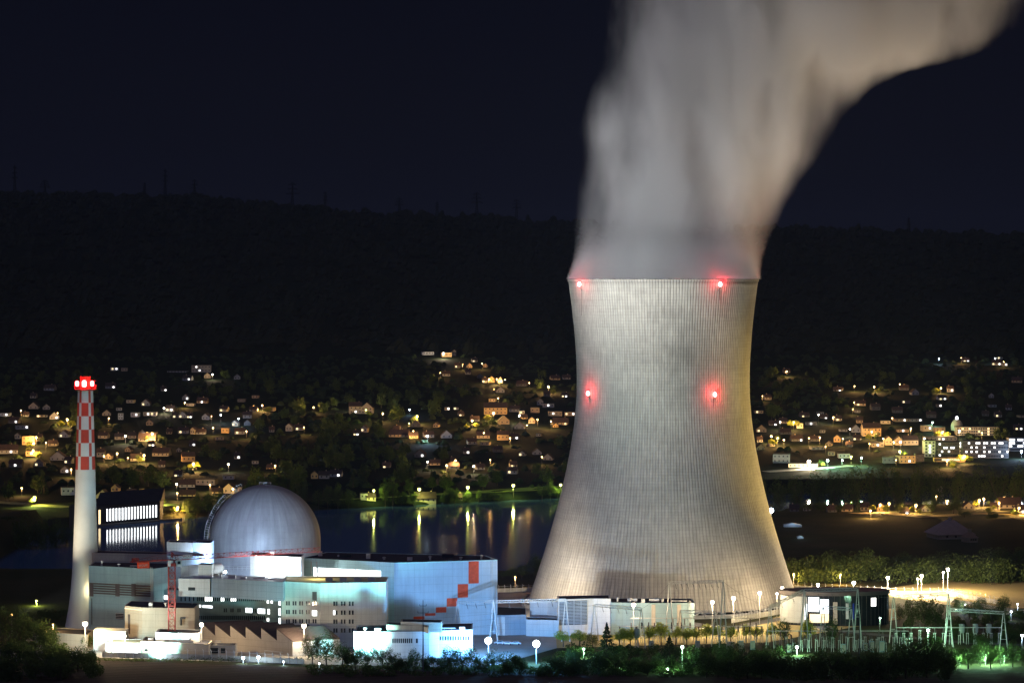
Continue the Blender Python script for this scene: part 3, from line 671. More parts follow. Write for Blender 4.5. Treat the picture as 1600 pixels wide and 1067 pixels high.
# ---------------------------------------------------------------- tower crane
KY = 1163.0; K0 = Vector((X(268.5, KY), KY, 0)); kz = Z(874, KY)
root = thing('tower_crane', 'red lattice tower crane with long jib reaching in front of the dome', 'crane', K0)
def lattice(mb, a, b2, w, n, r=.09, up=Vector((0, 0, 1)), tri=False):
    a = Vector(a); b2 = Vector(b2); d = (b2-a).normalized(); s1 = d.cross(up).normalized() if abs(d.dot(up)) < .95 else Vector((1, 0, 0)); s2 = s1.cross(d).normalized()
    cs = [(-.5, -.5), (.5, -.5), (0, .5)] if tri else [(-.5, -.5), (.5, -.5), (.5, .5), (-.5, .5)]
    off = [s1*c[0]*w+s2*c[1]*w for c in cs]; k = len(off)
    for o_ in off: mb.bar(a+o_, b2+o_, r*1.6)
    for i in range(n):
        p0 = a.lerp(b2, i/n); p1 = a.lerp(b2, (i+1)/n)
        for j in range(k):
            q = (j+1) % k; mb.bar(p0+off[j], p0+off[q], r)
            mb.bar(p0+off[j], p1+off[q], r) if i % 2 == 0 else mb.bar(p0+off[q], p1+off[j], r)
mb = MB(K0); lattice(mb, K0, K0+Vector((0, 0, kz-2.5)), 2.5, 13, .11, Vector((0, 1, 0))); mb.build('mast', REDM, root)
mb = MB(K0); mb.box(K0.x-3, K0.x+3, KY-3, KY+3, 0, .8); mb.build('base', CONC, root)
mb = MB(K0); mb.lathe([(1.7, kz-2.5), (1.7, kz-1.3), (1.2, kz-1.2), (1.2, kz-.2)], K0.x, KY, 20); mb.build('slewing_ring', REDM, root)
JE = Vector((X(500, 1200), 1200, kz)); jd = (JE-Vector((K0.x, KY, kz))).normalized()
J0 = Vector((K0.x, KY, kz))
mb = MB(K0); lattice(mb, J0+Vector((0, 0, .6)), JE+Vector((0, 0, .6)), 1.7, 26, .07, tri=True); mb.build('jib', REDM, root)
CE = J0-jd*17.5
mb = MB(K0)
for sgn in (-.8, .8):
    sd = jd.cross(Vector((0, 0, 1)))*sgn; mb.bar(J0+sd, CE+sd, .25)
for i in range(9): q = J0.lerp(CE, i/8); sd = jd.cross(Vector((0, 0, 1)))*.8; mb.bar(q-sd, q+sd, .12); mb.bar(q+sd, q+sd+Vector((0, 0, 1.1)), .06)
mb.bar(J0+Vector((0, 0, 1.1)), CE+Vector((0, 0, 1.1)), .05); mb.build('counter_jib', REDM, root)
mb = MB(K0); apex = J0+Vector((0, 0, 3.0))
for sgn in (-1, 1): sd = jd.cross(Vector((0, 0, 1)))*sgn; mb.bar(J0+sd, apex, .16); mb.bar(J0+jd*2.5+sd, apex, .12)
mb.bar(apex, CE+Vector((0, 0, .3)), .06); mb.build('apex_frame', REDM, root)
def orient_box(mb, c, d, L, W_, H):
    d = Vector((d.x, d.y, 0)).normalized(); n = Vector((-d.y, d.x, 0)); c = Vector(c); v = []
    for z in (0, H):
        for a, b_ in ((-1, -1), (1, -1), (1, 1), (-1, 1)): v.append(c+d*a*L/2+n*b_*W_/2+Vector((0, 0, z)))
    mb.quadbox(v)
mb = MB(K0); orient_box(mb, CE+jd*5.2-Vector((0, 0, 2.6)), jd, 4.6, 1.3, 2.3); cw = mb.build('counterweight', REDP, root)
mb = MB(K0); orient_box(mb, CE+jd*1.8-Vector((0, 0, .2)), jd, 2.5, 1.2, 1.6); mb.build('winch', REDM, root)
mb = MB(K0); cb = J0+jd*3.2+Vector((0, -1.6, -2.6)); orient_box(mb, cb, jd, 1.9, 1.7, 2.4); cab = mb.build('cab', WHITE, root)
mb = MB(K0); orient_box(mb, cb+Vector((.2, -.88, .9)), jd, 1.3, .1, 1.2); mb.build('window', GLASS, cab)
mb = MB(K0); orient_box(mb, J0+Vector((-.3, -1.6, -2.4)), jd, 2.2, .2, 2.2); mb.build('name_board', WHITE, root)
q0 = J0+jd*7; mb = MB(K0); orient_box(mb, q0+Vector((0, -.95, .4)), jd, 4.2, .12, 1.3); sg = mb.build('sign_board', WHITE, root)
def text(body, loc, size, m, parent, org, ang, name='lettering', ext=.02):
    cu = bpy.data.curves.new(name, 'FONT'); cu.body = body; cu.size = size; cu.align_x = 'CENTER'; cu.align_y = 'CENTER'; cu.extrude = ext
    tmp = bpy.data.objects.new('tmp', cu); me = bpy.data.meshes.new_from_object(tmp); bpy.data.objects.remove(tmp); me.materials.clear(); me.materials.append(m)
    o_ = bpy.data.objects.new(name, me); C.objects.link(o_); o_.parent = parent
    o_.location = Vector(loc)-Vector(org); o_.rotation_euler = (R(90), 0, ang); return o_
ja = math.atan2(jd.y, jd.x)
text('WOLFF', q0+Vector((0.03, -1.05, 1.05)), 1.35, REDM, sg, K0, ja)
text('WOLFF', CE+jd*5.2+Vector((.02, -.75, -1.5)), 1.2, WHITE, cw, K0, ja)
mb = MB(K0); tq = J0+jd*38; orient_box(mb, tq-Vector((0, 0, .9)), jd, 1.6, 1.3, .5); mb.build('trolley', STEEL, root)
mb = MB(K0); mb.bar(tq-Vector((0, 0, .9)), tq-Vector((0, 0, 5)), .04); mb.box(tq.x-.3, tq.x+.3, tq.y-.3, tq.y+.3, tq.z-5.8, tq.z-5); mb.build('hook', STEEL, root)

# ---------------------------------------------------------------- glass visitor pavilion (oval)
VY = 1262.0; VX = X(1304, VY); rx, ry = 87/F*VY, 11.0; vz = Z(923, VY-6)
o = (VX, VY, 0); root = thing('oval_pavilion', 'oval glass-fronted pavilion with curved flat roof and a brightly lit foyer', 'pavilion', o)
def oval(k, s_=1.0): return [(VX+rx*s_*math.cos(2*math.pi*i/k), VY+ry*s_*math.sin(2*math.pi*i/k)) for i in range(k)]
mb = MB(o); mb.prism(oval(48), vz-1.6, vz); mb.build('roof', mat('roof_fascia', (.13, .11, .10), .8), root)
mb = MB(o); mb.prism(oval(48, .965), 0, vz-1.6); mb.build('glass_wall', GLASS, root)
ov = oval(240, .972)
def seg(px0, px1, z0_, z1_, m, name, out=.12):
    mb = MB(o)
    for i in range(120, 240):
        a, b2 = ov[i], ov[(i+1) % 240]; xa = CX+a[0]/a[1]*F; xb = CX+b2[0]/b2[1]*F
        if xa >= px0 and xb <= px1:
            W = Wall(a, b2); W.slab(mb, 0, W.L, z0_, z1_, out=out, inn=0)
    if mb.v: mb.build(name, m, root)
seg(1219, 1262, 1, vz-2.0, mat('pale_pavilion_wall', (.42, .44, .42), .7, .2, .3, seam=(2.5, 3), ang=0), 'pale_wall')
seg(1263, 1280, 6.0, vz-2.2, LITB, 'lit_glazing', .16); seg(1281, 1297, 5.2, vz-3.0, LITW, 'lit_glazing', .16); seg(1256, 1262, 2.5, vz-5, LITW, 'lit_glazing', .2)
seg(1264, 1296, 1.4, 5.0, LITY, 'lit_glazing', .14)
seg(1300, 1310, .5, 10, BEIGE, 'column', .2); seg(1313, 1316.5, .5, 10, BEIGE, 'column', .2); seg(1320, 1327, 3, 9.5, WHITE, 'banner', .2); seg(1331, 1336, 3, 9.5, mat('blue_banner', (.03, .06, .45), .6), 'banner', .2)
seg(1360, 1370, 8, 11.5, LITS, 'lit_pane', .12)
for i in range(30):
    w = math.pi+math.pi*(i+.5)/30; c = (VX+rx*.973*math.cos(w), VY+ry*.973*math.sin(w)); mb = MB(o); mb.bar((*c, 0), (*c, vz-1.6), .1); mb.build('mullion', DSTEEL, root)
light('POINT', (X(1275, VY-16), VY-17, 7), (.85, .93, 1), 2500, 1, root, name='foyer_light')
ORDX = 0
ORD = ['first', 'second', 'third', 'fourth', 'fifth', 'sixth', 'seventh', 'eighth', 'ninth', 'tenth', 'eleventh', 'twelfth', 'thirteenth', 'fourteenth', 'fifteenth', 'sixteenth', 'seventeenth', 'eighteenth', 'nineteenth', 'twentieth', 'twenty-first', 'twenty-second', 'twenty-third', 'twenty-fourth', 'twenty-fifth', 'twenty-sixth', 'twenty-seventh', 'twenty-eighth', 'twenty-ninth', 'thirtieth']
# ---------------------------------------------------------------- lamps
LAMP_MESH = {}
def lamp(px, py, pyb, kind, power, Y=None, label='', group=None, head=0.45, arm=0.0, name='street_lamp', beam=0, down=.9):
    if Y is None: x, Y, zb = hit(px, pyb, 1040)
    else: x = X(px, Y); zb = T(x, Y)
    zt_ = Z(py, Y)
    if zt_-zb < 1.5: zt_ = zb+1.5
    root = thing(name, label, 'street lamp' if name == 'street_lamp' else 'lamp', (x, Y, zb), 0, group)
    mb = MB(root.location); mb.bar((x, Y+.3, zb-.3), (x, Y+.3, zt_-.1), .13 if head > .4 else .09, 6, .07); mb.bar((x, Y+.3, zt_-.15), (x-arm, Y-.2, zt_+.05), .07, 5); mb.build('pole', DSTEEL if group == 'street lamps of the town' else STEEL, root)
    mb = MB(root.location); h = head
    h *= .82; mb.lathe([(h*.3, zt_-h), (h*.8, zt_-h*.65), (h, zt_), (h*.8, zt_+h*.6), (h*.2, zt_+h*.95)], x-arm, Y-.2, 12); mb.build('lamp_head', HEADS[kind], root, smooth=True)
    mb = MB(root.location); mb.lathe([(h*1.05, zt_+h*.75), (h*1.1, zt_+h*.9), (h*.3, zt_+h*1.3)], x-arm, Y-.2, 10); mb.build('hood', DSTEEL, root)
    if power > 0:
        light('POINT', (x-arm, Y-.4-h, zt_-h-down*.3), LCOL[kind], power, .35, root)
    return root
PLANT_LAMPS = [
 (133, 974, 1003, 'warm', 16000, 'very bright floodlight on a mast at the chimney foot', 1.2, 1150), (195, 993, 1012, 'warm', 6000, 'lamp over the white canopy hall by the gate', .6, 1150),
 (83, 975, 990, 'sod', 5000, 'small sodium lamp left of the chimney foot', .5, 1190), (57, 938, 955, 'yel', 4000, 'yellow lamp on a tall pole far left of the chimney', .55, 1330),
 (315, 975, 1022, 'warm', 12000, 'bright lamp mast before the office wing, above the sawtooth shed', .95, 1152), (475, 977, 1012, 'warm', 13000, 'bright lamp mast above the last roof slope of the sawtooth shed', 1.0, 1150),
 (990, 944, 990, 'warm', 17000, 'bright lamp mast in front of the long grey hall', 1.0, 1205), (1113, 940, 985, 'warm', 24000, 'lamp mast right of the long hall, under the tall gantry', .85, 1215),
 (1146, 934, 980, 'warm', 30000, 'lamp mast just right of the tall steel gantry', .95, 1232), (1187, 926, 970, 'warm', 22000, 'lamp mast at the lower right flank of the cooling tower', .85, 1255),
 (1222, 918, 955, 'warm', 16000, 'lamp mast at the tower edge above the pavilion corner', .8, 1285), (1214, 927, 985, 'warm', 6000, 'shorter lamp mast left of the oval pavilion', .55, 1225),
 (1278, 913, 930, 'warm', 40000, 'lamp mast rising behind the pavilion roof, left one', .8, 1350), (1334, 910, 930, 'warm', 50000, 'brightest lamp mast behind the pavilion roof', 1.0, 1350),
 (1387, 902, 925, 'warm', 60000, 'lamp mast beyond the right end of the pavilion', .9, 1375), (1440, 899, 920, 'warm', 60000, 'taller lamp of the close pair behind the meadow trees', .9, 1380), (1434, 904, 922, 'warm', 30000, 'shorter lamp of the close pair behind the meadow trees', .6, 1365),
 (1481, 889, 920, 'warm', 60000, 'tallest lamp mast at the edge of the golden stubble field', .9, 1390), (1474, 894, 922, 'warm', 30000, 'slightly lower lamp mast beside the tallest one at the field', .65, 1370),
 (1313, 897, 912, 'sod', 16000, 'small sodium lamp among trees above the pavilion roof', .5, 1420), (1240, 896, 912, 'sod', 16000, 'small sodium lamp among trees right of the tower edge', .5, 1420),
 (805, 901, 918, 'sod', 6000, 'small sodium lamp between blue hall and cooling tower', .55, 1400)]
for px, py, pyb, kd, pw, lab, hd, Y in PLANT_LAMPS: lamp(px, py, pyb, kd, pw, Y, lab, 'lamp masts round the power plant', hd)
GREENL = [(1569, 1024, 1038, 'green', 9000, 'added green fill lamp below the rightmost garden trees', .2), (1066, 1010, 1050, 'green', 7000, 'greenish white lamp on a curved pole among the front trees', .65), (912, 1013, 1028, 'green', 5000, 'small greenish lamp right of the brilliant blue floodlight', .45), (1043, 1046, 1052, 'green', 2600, 'low green-white garden lamp in the front hedge', .5), (967, 1044, 1050, 'green', 700, 'low green-white garden lamp under the rounded bush', .35),
 (1245, 1010, 1024, 'green', 11000, 'green-white lamp in front of the oval pavilion', .65), (1450, 984, 1012, 'green', 15000, 'green-white lamp right of the switchyard, before a tall tree', .75), (1375, 965, 985, 'green', 900, 'small lamp before the right glass end of the pavilion', .45), (1597, 992, 1012, 'cool', 2500, 'bluish lamp at the right border of the picture', .6), (1580, 955, 970, 'cool', 900, 'small white lamp on the car park right of the trees', .45),
 (1540, 1022, 1040, 'green', 26000, 'added hidden green fill lamp below the right-hand garden trees', .25), (1500, 1026, 1042, 'green', 18000, 'added green fill lamp below the left garden trees at right', .2), (380, 1027, 1036, 'cool', 1200, 'low white ground lamp at the front fence left of centre', .7), (252, 1026, 1031, 'cool', 1200, 'low white ground lamp at the fence under the crane', .7), (404, 1026, 1037, 'cool', 1200, 'low white ground lamp at the fence below the workshop', .7), (443, 1034, 1040, 'cool', 700, 'small low fence lamp below the end of the workshop', .35), (499, 1037, 1043, 'cool', 600, 'small low fence lamp under the leftmost dark tree', .35)]  # green lamps under the garden trees are added to light the foliage
for px, py, pyb, kd, pw, lab, hd in GREENL: lamp(px, py, pyb, kd, pw, None, lab, None, hd, name='garden_lamp')
# flood lights: they light halls, tower and steam; several beams are added fill
def flood(px, py, pyb, Y, label, heads, hd=1.4, kind='cool'):
    x = X(px, Y); zb = T(x, Y); z_ = Z(py, Y)
    root = thing('floodlight', label, 'floodlight', (x, Y, zb), 0, 'floodlights lighting the plant')
    mb = MB(root.location); mb.bar((x, Y+.5, zb-.2), (x, Y+.5, max(z_, zb+1)), .2, 8, .14); mb.bar((x-1.2, Y+.4, z_-.5), (x+1.2, Y+.4, z_-.5), .1); mb.build('pole', STEEL, root)
    mb = MB(root.location); mb.lathe([(hd*.3, z_-hd), (hd*.75, z_-hd*.7), (hd, z_-hd*.1), (hd*.85, z_+hd*.5), (hd*.3, z_+hd*.92)], x, Y-.2, 16); mb.build('lamp_head', HEADS[kind], root, smooth=True)
    for aim, cone, pw, col, bl in heads:
        L = Vector(aim)-Vector((x, Y, z_)); off = Vector((x, Y, z_))+L.normalized()*(hd+.6)+Vector((0, 0, .2))
        if cone == 0: light('POINT', off, col, pw, .6, root)
        else: light('SPOT', off, col, pw, .8, root, aim=aim, cone=cone, blend=bl)
    return root
NEU = (1.0, .98, .92); BLU = (.13, .45, 1.0); CYA = (.30, .92, .92)
flood(838, 1005, 1030, 1128, 'brilliant blue-white floodlight in front of the cooling tower', [((TX+5, TY-50, 88), 62, 1.7e5, (.84, 1, .82), 1.0), ((TX+30, TY, 235), 64, 1.3e6, NEU, 1.0), ((-30, 1215, 12), 90, 3.5e4, BLU, .6), ((0, 1100, 0), 0, 44000, BLU, 0)], 1.35)
flood(763, 1000, 1030, 1128, 'second blue-white floodlight just left of the brilliant one', [((-25, 1215, 16), 110, 2.7e5, BLU, .6), ((-22, 1215, 18), 60, 3.6e4, (1, .9, .8), .6), ((0, 1100, 0), 0, 24000, BLU, 0), ((TX-14, TY, 78), 46, 2.6e5, (1, .84, .58), 1.0), ((TX-20, TY, 245), 50, 1.2e6, (.95, .95, 1), 1.0)], 1.3)
flood(570, 1000, 1020, 1136, 'low white floodlight hidden by trees at the administration block', [((-55, 1210, 14), 110, 2.4e5, CYA, .6), ((-58, 1146, 5), 0, 7000, (.8, .95, 1), 0)], .5)
flood(392, 984, 990, 1163, 'added fill floodlight on the sawtooth roof lighting the office wing', [((-112, 1202, 11), 120, 3.0e4, CYA, .8)], .35)  # added to brighten the office wing facade
flood(1205, 797, 838, 1392, 'bright white star-like floodlight on a mast right of the tower', [((TX+40, TY+10, 60), 60, 4.0e4, NEU, .8)], 1.15)
flood(835, 956, 985, 1258, 'warm white floodlight at the left foot of the cooling tower', [((TX-60, TY-14, 10), 95, 2.6e5, (1, .86, .68), 1.0), ((-5, 1262, 4), 0, 9000, (1, .9, .8), 0)], .9, 'warm')
flood(300, 913, 921, 1196, 'white floodlight on the office roof right of the crane mast', [((-128, 1212, 24), 0, 2.4e4, (.7, .86, 1), 0), ((DX-4, DY-20, 36), 70, 4.2e5, (.66, .83, 1), 1.0)], .6)
flood(418, 903, 921, 1203, 'white floodlight on the office roof before the plant room', [((-92, 1203, 30), 0, 2.0e4, (.8, .92, 1), 0), ((-93, 1216, 28), 100, 4.0e4, (.8, .92, 1), 1.0)], 1.0)
flood(352, 893, 901, 1213, 'white floodlight on the roof storey aimed at the reactor dome', [((DX-9, DY-24, 31), 92, 5.5e5, (.46, .66, 1), 1.0), ((X(345, 1222), 1222, 27), 0, 3000, (.7, .86, 1), 0)], .55)
flood(174, 1000, 1014, 1146, 'added fill floodlight by the canopy hall aimed at the ventilation building', [((X(190, 1220), 1220, 12), 100, 7.5e4, (.66, .95, .95), .9)], .4)  # added to throw cooler light on the ventilation building
flood(1560, 940, 952, 1345, 'sodium floodlight at the right edge of the stubble field', [((TX+30, TY, 70), 44, 8e5, (1, .66, .12), .8), ((TX+70, TY, 240), 50, 1.3e6, (1, .74, .42), 1.0)], .5, 'sod')
flood(18, 960, 985, 1225, 'sodium floodlight in the trees at the left border', [((TX-10, TY, 75), 30, 3.6e6, (1, .74, .42), .9), ((SX, SY, 55), 46, 1.6e5, (1, .85, .6), 1.0)], .5, 'sod')
flood(250, 1022, 1027, 1142, 'white floodlight behind the front fence under the crane', [((-140, 1200, 14), 120, 6e4, CYA, .7), ((SX, SY, 60), 80, 1.0e5, (.95, .97, .95), 1), ((TX-10, TY, 175), 26, 2.3e6, (.97, .97, .95), .9)], .4, 'warm')
# ---------------------------------------------------------------- perimeter fences and posts
def fence(name, label, pts, h, step, pm, panel=None, ph=None):
    o = (pts[0][0], pts[0][1], T(*pts[0])); root = thing(name, label, 'fence', o); k = 0
    for a, b2 in zip(pts, pts[1:]):
        L = math.hypot(b2[0]-a[0], b2[1]-a[1]); n = max(1, int(L/step))
        if panel is not None:
            mb = MB(o); za, zb = T(*a), T(*b2); W = Wall(a, b2); W.slab(mb, 0, W.L, min(za, zb), max(za, zb)+ph, out=.04, inn=.04); mb.build('panel', panel, root)
        for i in range(n):
            if k >= 95: break
            x, y = a[0]+(b2[0]-a[0])*i/n, a[1]+(b2[1]-a[1])*i/n
            mb = MB(o); z = T(x, y); mb.bar((x, y-.15, z-.2), (x, y-.15, z+h), .13); mb.bar((x, y-.15, z+h), (x-.25, y-.5, z+h+.5), .1); mb.build('post', pm, root); k += 1
        mb = MB(o); mb.bar((*a, T(*a)+h-.2), (*b2, T(*b2)+h-.2), .04); mb.build('rail', pm, root)
MESHP = mat('pale_fence_mesh', (.55, .52, .42), .8, .35, .6)
fence('security_fence', 'pale security fence with thin posts along the front of the plant', [G(160, 1026), G(330, 1030), G(475, 1037)], 3.4, 3.0, WHITE, MESHP, 1.9)
fence('tower_fence', 'white lamp-lit fence sweeping along the right foot of the cooling tower', [G(1143, 973), G(1240, 955)], 3.2, 2.4, WHITE, MESHP, 2.2)
fence('rear_fence', 'bright white fence posts behind the oval pavilion', [(X(1236, 1400), 1400), (X(1400, 1375), 1375), G(1480, 930), G(1560, 944)], 3.2, 3.4, WHITE, MESHP, 2.0)
fence('gap_fence', 'white lit fence in the gap between blue hall and tower', [(X(770, 1385), 1385), (X(845, 1392), 1392)], 3.0, 2.6, WHITE, MESHP, 1.9)
# ---------------------------------------------------------------- switchyard gantries
def portal(label, xa, ya, ba, xb, yb, bb, Ya=None, Yb=None, m=STEEL, cat='gantry', spread=6.5, beam=1.0):
    Ya = Ya or YG(ba); Yb = Yb or YG(bb); A_ = P(xa, ya, Ya); B_ = P(xb, yb, Yb); o = (A_.x, A_.y, 0)
    root = thing('switchyard_gantry', label, cat, o, 0, 'steel gantries of the switchyard')
    for q in (A_, B_):
        mb = MB(o); w = spread/F*q.y
        for sg_ in (-1, 1): mb.bar((q.x+sg_*w, q.y, 0), (q.x+sg_*.15, q.y, q.z), .22, 6, .16)
        for k in (.3, .55, .75): mb.bar((q.x-w*(1-k), q.y, q.z*k), (q.x+w*(1-k), q.y, q.z*k), .1)
        mb.build('leg', m, root)
    mb = MB(o); lattice(mb, A_, B_, beam, max(4, int((B_-A_).length/2.2)), .055); mb.build('beam', m, root)
    n = max(3, int((B_-A_).length/5))
    for i in range(1, n):
        q = A_.lerp(B_, i/n); mb = MB(o)
        for k in range(4): mb.bar(q+Vector((.15*k, 0, -.6-.5*k)), q+Vector((.15*k+.1, 0, -.85-.5*k)), .17, 6)
        mb.bar(q+Vector((0, 0, -.4)), q+Vector((.7, 0, -3)), .04); mb.build('insulator', DSTEEL, root)
    return A_, B_
PO = [('tallest grey steel gantry, in front of the cooling tower middle', 1046, 910, 1000, 1130, 908, 1022),
 ('lower gantry left of the tallest one, before the long hall', 929, 945, 1000, 1002, 951, 1012),
 ('small dark gantry under the left leg of the tallest one', 1063, 955, 1006, 1118, 956, 1010),
 ('gantry before the tower fence left of the pavilion', 1203, 948, 1012, 1256, 922, 1008),
 ('gantry spanning the dark middle of the oval pavilion', 1257, 922, 1012, 1340, 920, 1016),
 ('gantry from the pavilion right end to the meadow trees', 1396, 932, 1004, 1482, 927, 1010),
 ('low gantry at the right among the garden trees', 1483, 952, 1010, 1568, 957, 1016),
 ('pale blue-lit gantry in front of the blue hall corner', 715, 941, 998, 771, 939, 1006),
 ('pale blue-lit gantry before the left foot of the tower', 772, 939.5, 1004, 884, 937, 1002),
 ('short gantry standing before the lit foyer of the pavilion', 1286, 948, 1010, 1330, 951, 1014)]
ends = [portal(*q, m=(WHITE if 'blue-lit' in q[0] else STEEL)) for q in PO]
def wire(label, a, b2, sag=1.5, r=.05):
    a = Vector(a); b2 = Vector(b2); mb = MB(a); pr = a
    for i in range(1, 13):
        k = i/12; q = a.lerp(b2, k)-Vector((0, 0, sag*4*k*(1-k))); mb.bar(pr, q, r, 3); pr = q
    o_ = mb.build('power_line', DSTEEL); o_.location = a; tag(o_, label, 'power line', 'conductors over the switchyard')
WL = [(9, 0, 8, 1, 'line from the hall gantry to the tower-foot gantry'), (8, 1, 1, 0, 'line from the pale gantry to the lower grey gantry'), (1, 1, 0, 0, 'line rising to the left leg of the tallest gantry'), (0, 1, 3, 0, 'line from the tallest gantry towards the pavilion'), (2, 1, 3, 0, 'low line right of the small dark gantry'), (4, 1, 5, 0, 'line crossing the right half of the pavilion'), (5, 1, 6, 0, 'line above the garden trees at the right')]
for a, i, c_, j, lab in WL:
    if a == 9: wire(lab, ends[7][0], ends[8][0]); continue
    wire(lab, ends[a][i], ends[c_][j], 1.2)
for k in range(3): wire('long thin wires crossing before the blue hall, %s one' % ['upper', 'middle', 'lower'][k], P(420, 966+k*9, 1120), P(770, 958+k*9, 1150), 1.6, .035)
# equipment posts: bushings on stands
PROTO = {}
def dup(root, loc, label=None, rz=None, scale=None):
    r = root.copy(); C.objects.link(r); r.location = loc
    if rz is not None: r.rotation_euler = (0, 0, rz)
    if scale is not None: r.scale = scale
    if label: r['label'] = label
    for ch in list(root.children):
        c = ch.copy(); C.objects.link(c); c.parent = r
        for g_ in ch.children: d_ = g_.copy(); C.objects.link(d_); d_.parent = c
    return r
def place_all(spots, make, labels):
    """spots: (x, y, z, rz, scale); first one uses the prototype itself"""
    first = None; out = []
    for sp, lab in zip(spots, labels):
        if first is None: first = make(lab); r = first; r.location = sp[:3]; r.rotation_euler = (0, 0, sp[3]); r.scale = sp[4]
        else: r = dup(first, sp[:3], lab, sp[3], sp[4])
        out.append(r)
    return out
def mk_ins(lab):
    root = thing('post_insulator', lab, 'insulator', (0, 0, 0), 0, 'busbar posts in the switchyard')
    mb = MB(); mb.bar((-.45, 0, 0), (-.3, 0, 4.4), .12); mb.bar((.45, 0, 0), (.3, 0, 4.4), .12); mb.bar((-.6, 0, 4.4), (.6, 0, 4.4), .12); mb.build('stand', STEEL, root)
    mb = MB(); mb.lathe([(.16+.12*(i % 2), 4.5+i*.17) for i in range(13)], 0, 0, 8); mb.build('insulator_column', BROWN, root)
    return root
sp = []; rnd = random.Random(5)
for row, (y0, xa, xb, n) in enumerate([(1004, 968, 1190, 26), (1012, 1200, 1380, 20), (998, 985, 1180, 22), (1006, 1400, 1560, 14), (1018, 1240, 1420, 16)]):
    for i in range(n):
        x, y = G(xa+(xb-xa)*i/(n-1)+rnd.uniform(-1.5, 1.5), y0); sp.append((x, y, 0, 0, (1, 1, rnd.choice((.8, 1, 1, 1.25)))))
place_all(sp, mk_ins, ['grey busbar post with brown insulator column in the switchyard']*len(sp))
def busbar(label, x0, x1, y0, h):
    a = G(x0, y0); b2 = G(x1, y0); mb = MB((a[0], a[1], 0))
    for k in (-.6, 0.9): mb.bar((a[0], a[1]+k, h), (b2[0], b2[1]+k, h), .09)
    o_ = mb.build('busbar', STEEL); o_.location = (a[0], a[1], 0); tag(o_, label, 'busbar')
busbar('pair of silver tubes over the insulators below the tallest gantry', 965, 1192, 1004, 6.6); busbar('pair of silver tubes in front of the pavilion', 1200, 1420, 1012, 6.7); busbar('pair of silver tubes at the right between two gantries', 1400, 1565, 1006, 6.6); busbar('higher silver tubes left of the pavilion', 985, 1180, 998, 8.4)
def mk_cab(lab):
    root = thing('switchgear_cabinet', lab, 'cabinet', (0, 0, 0), 0, 'equipment cabinets in the switchyard')
    mb = MB(); mb.box(-.9, .9, -.6, .6, .15, 3.0); mb.build('body', GREYP, root); mb = MB(); mb.box(-.8, .8, -.65, -.6, .4, 2.8); mb.build('door', BEIGE, root); mb = MB(); mb.box(-1, 1, -.7, .7, 0, .15); mb.build('base', CONC, root)
    return root
sp = [(*G(x, y), 0, 0, (1, 1, s_)) for x, y, s_ in [(1018, 1012, 1), (1090, 1014, 1.1), (1142, 1014, 1), (1158, 1016, 1.3), (1176, 1014, 1.1), (1233, 1018, 1), (1318, 1020, 1.2), (1352, 1016, 1), (1362, 1018, 1.4), (1378, 1018, 1.4), (1418, 1008, 1)]]
place_all(sp, mk_cab, ['pale equipment cabinet, %s from the left in the switchyard' % ORD[i] for i in range(len(sp))])
def mk_tr(lab):
    root = thing('voltage_transformer', lab, 'transformer', (0, 0, 0), 0, 'grey cylindrical transformers on stands')
    mb = MB()
    for a in (-.7, .7):
        for c_ in (-.6, .6): mb.bar((a, c_, 0), (a*.7, c_*.7, 4), .12)
    mb.build('stand', STEEL, root); mb = MB(); mb.lathe([(.9, 4), (1.05, 4.3)]+[(1.05+.12*(i % 2), 4.5+i*.3) for i in range(10)]+[(.8, 7.6)], 0, 0, 14); mb.build('tank', CONC, root)
    return root
sp = [(*G(x, y), 0, 0, (1, 1, 1)) for x, y in [(974, 1012), (995, 1012), (1503, 1004), (1524, 1004), (1545, 1004)]]
place_all(sp, mk_tr, ['grey transformer cylinder, left one of the two below the lower gantry', 'grey transformer cylinder, right one of the two below the lower gantry', 'left of three grey transformer cylinders above the garden trees', 'middle of three grey transformer cylinders above the garden trees', 'right of three grey transformer cylinders above the garden trees'])
# masts in the foreground
x, y = X(661, 1100), 1100
root = thing('power_pole', 'thin black power pole with crossarms standing before the white offices', 'pole', (x, y, 0))
mb = MB((x, y, 0)); mb.bar((x, y, 0), (x, y, Z(937, y)), .32, 8, .12); mb.build('post', DSTEEL, root)
for zz, w in ((Z(957, y), 1.9), (Z(946, y), 1.2)): mb = MB((x, y, 0)); mb.bar((x-w, y, zz), (x+w, y, zz), .12); mb.bar((x-w, y, zz+.1), (x-w, y, zz+.6), .12, 6); mb.bar((x+w, y, zz+.1), (x+w, y, zz+.6), .12, 6); mb.build('crossarm', DSTEEL, root)
x, y = X(1343, 1128), 1128
root = thing('dark_mast', 'thin dark pole in front of the pavilion gantry', 'pole', (x, y, 0)); mb = MB((x, y, 0)); mb.bar((x, y, 0), (x, y, Z(955, y)), .25, 8, .1); mb.build('post', DSTEEL, root); mb = MB((x, y, 0)); mb.bar((x-.8, y, Z(960, y)), (x+.8, y, Z(960, y)), .08); mb.build('crossarm', DSTEEL, root)
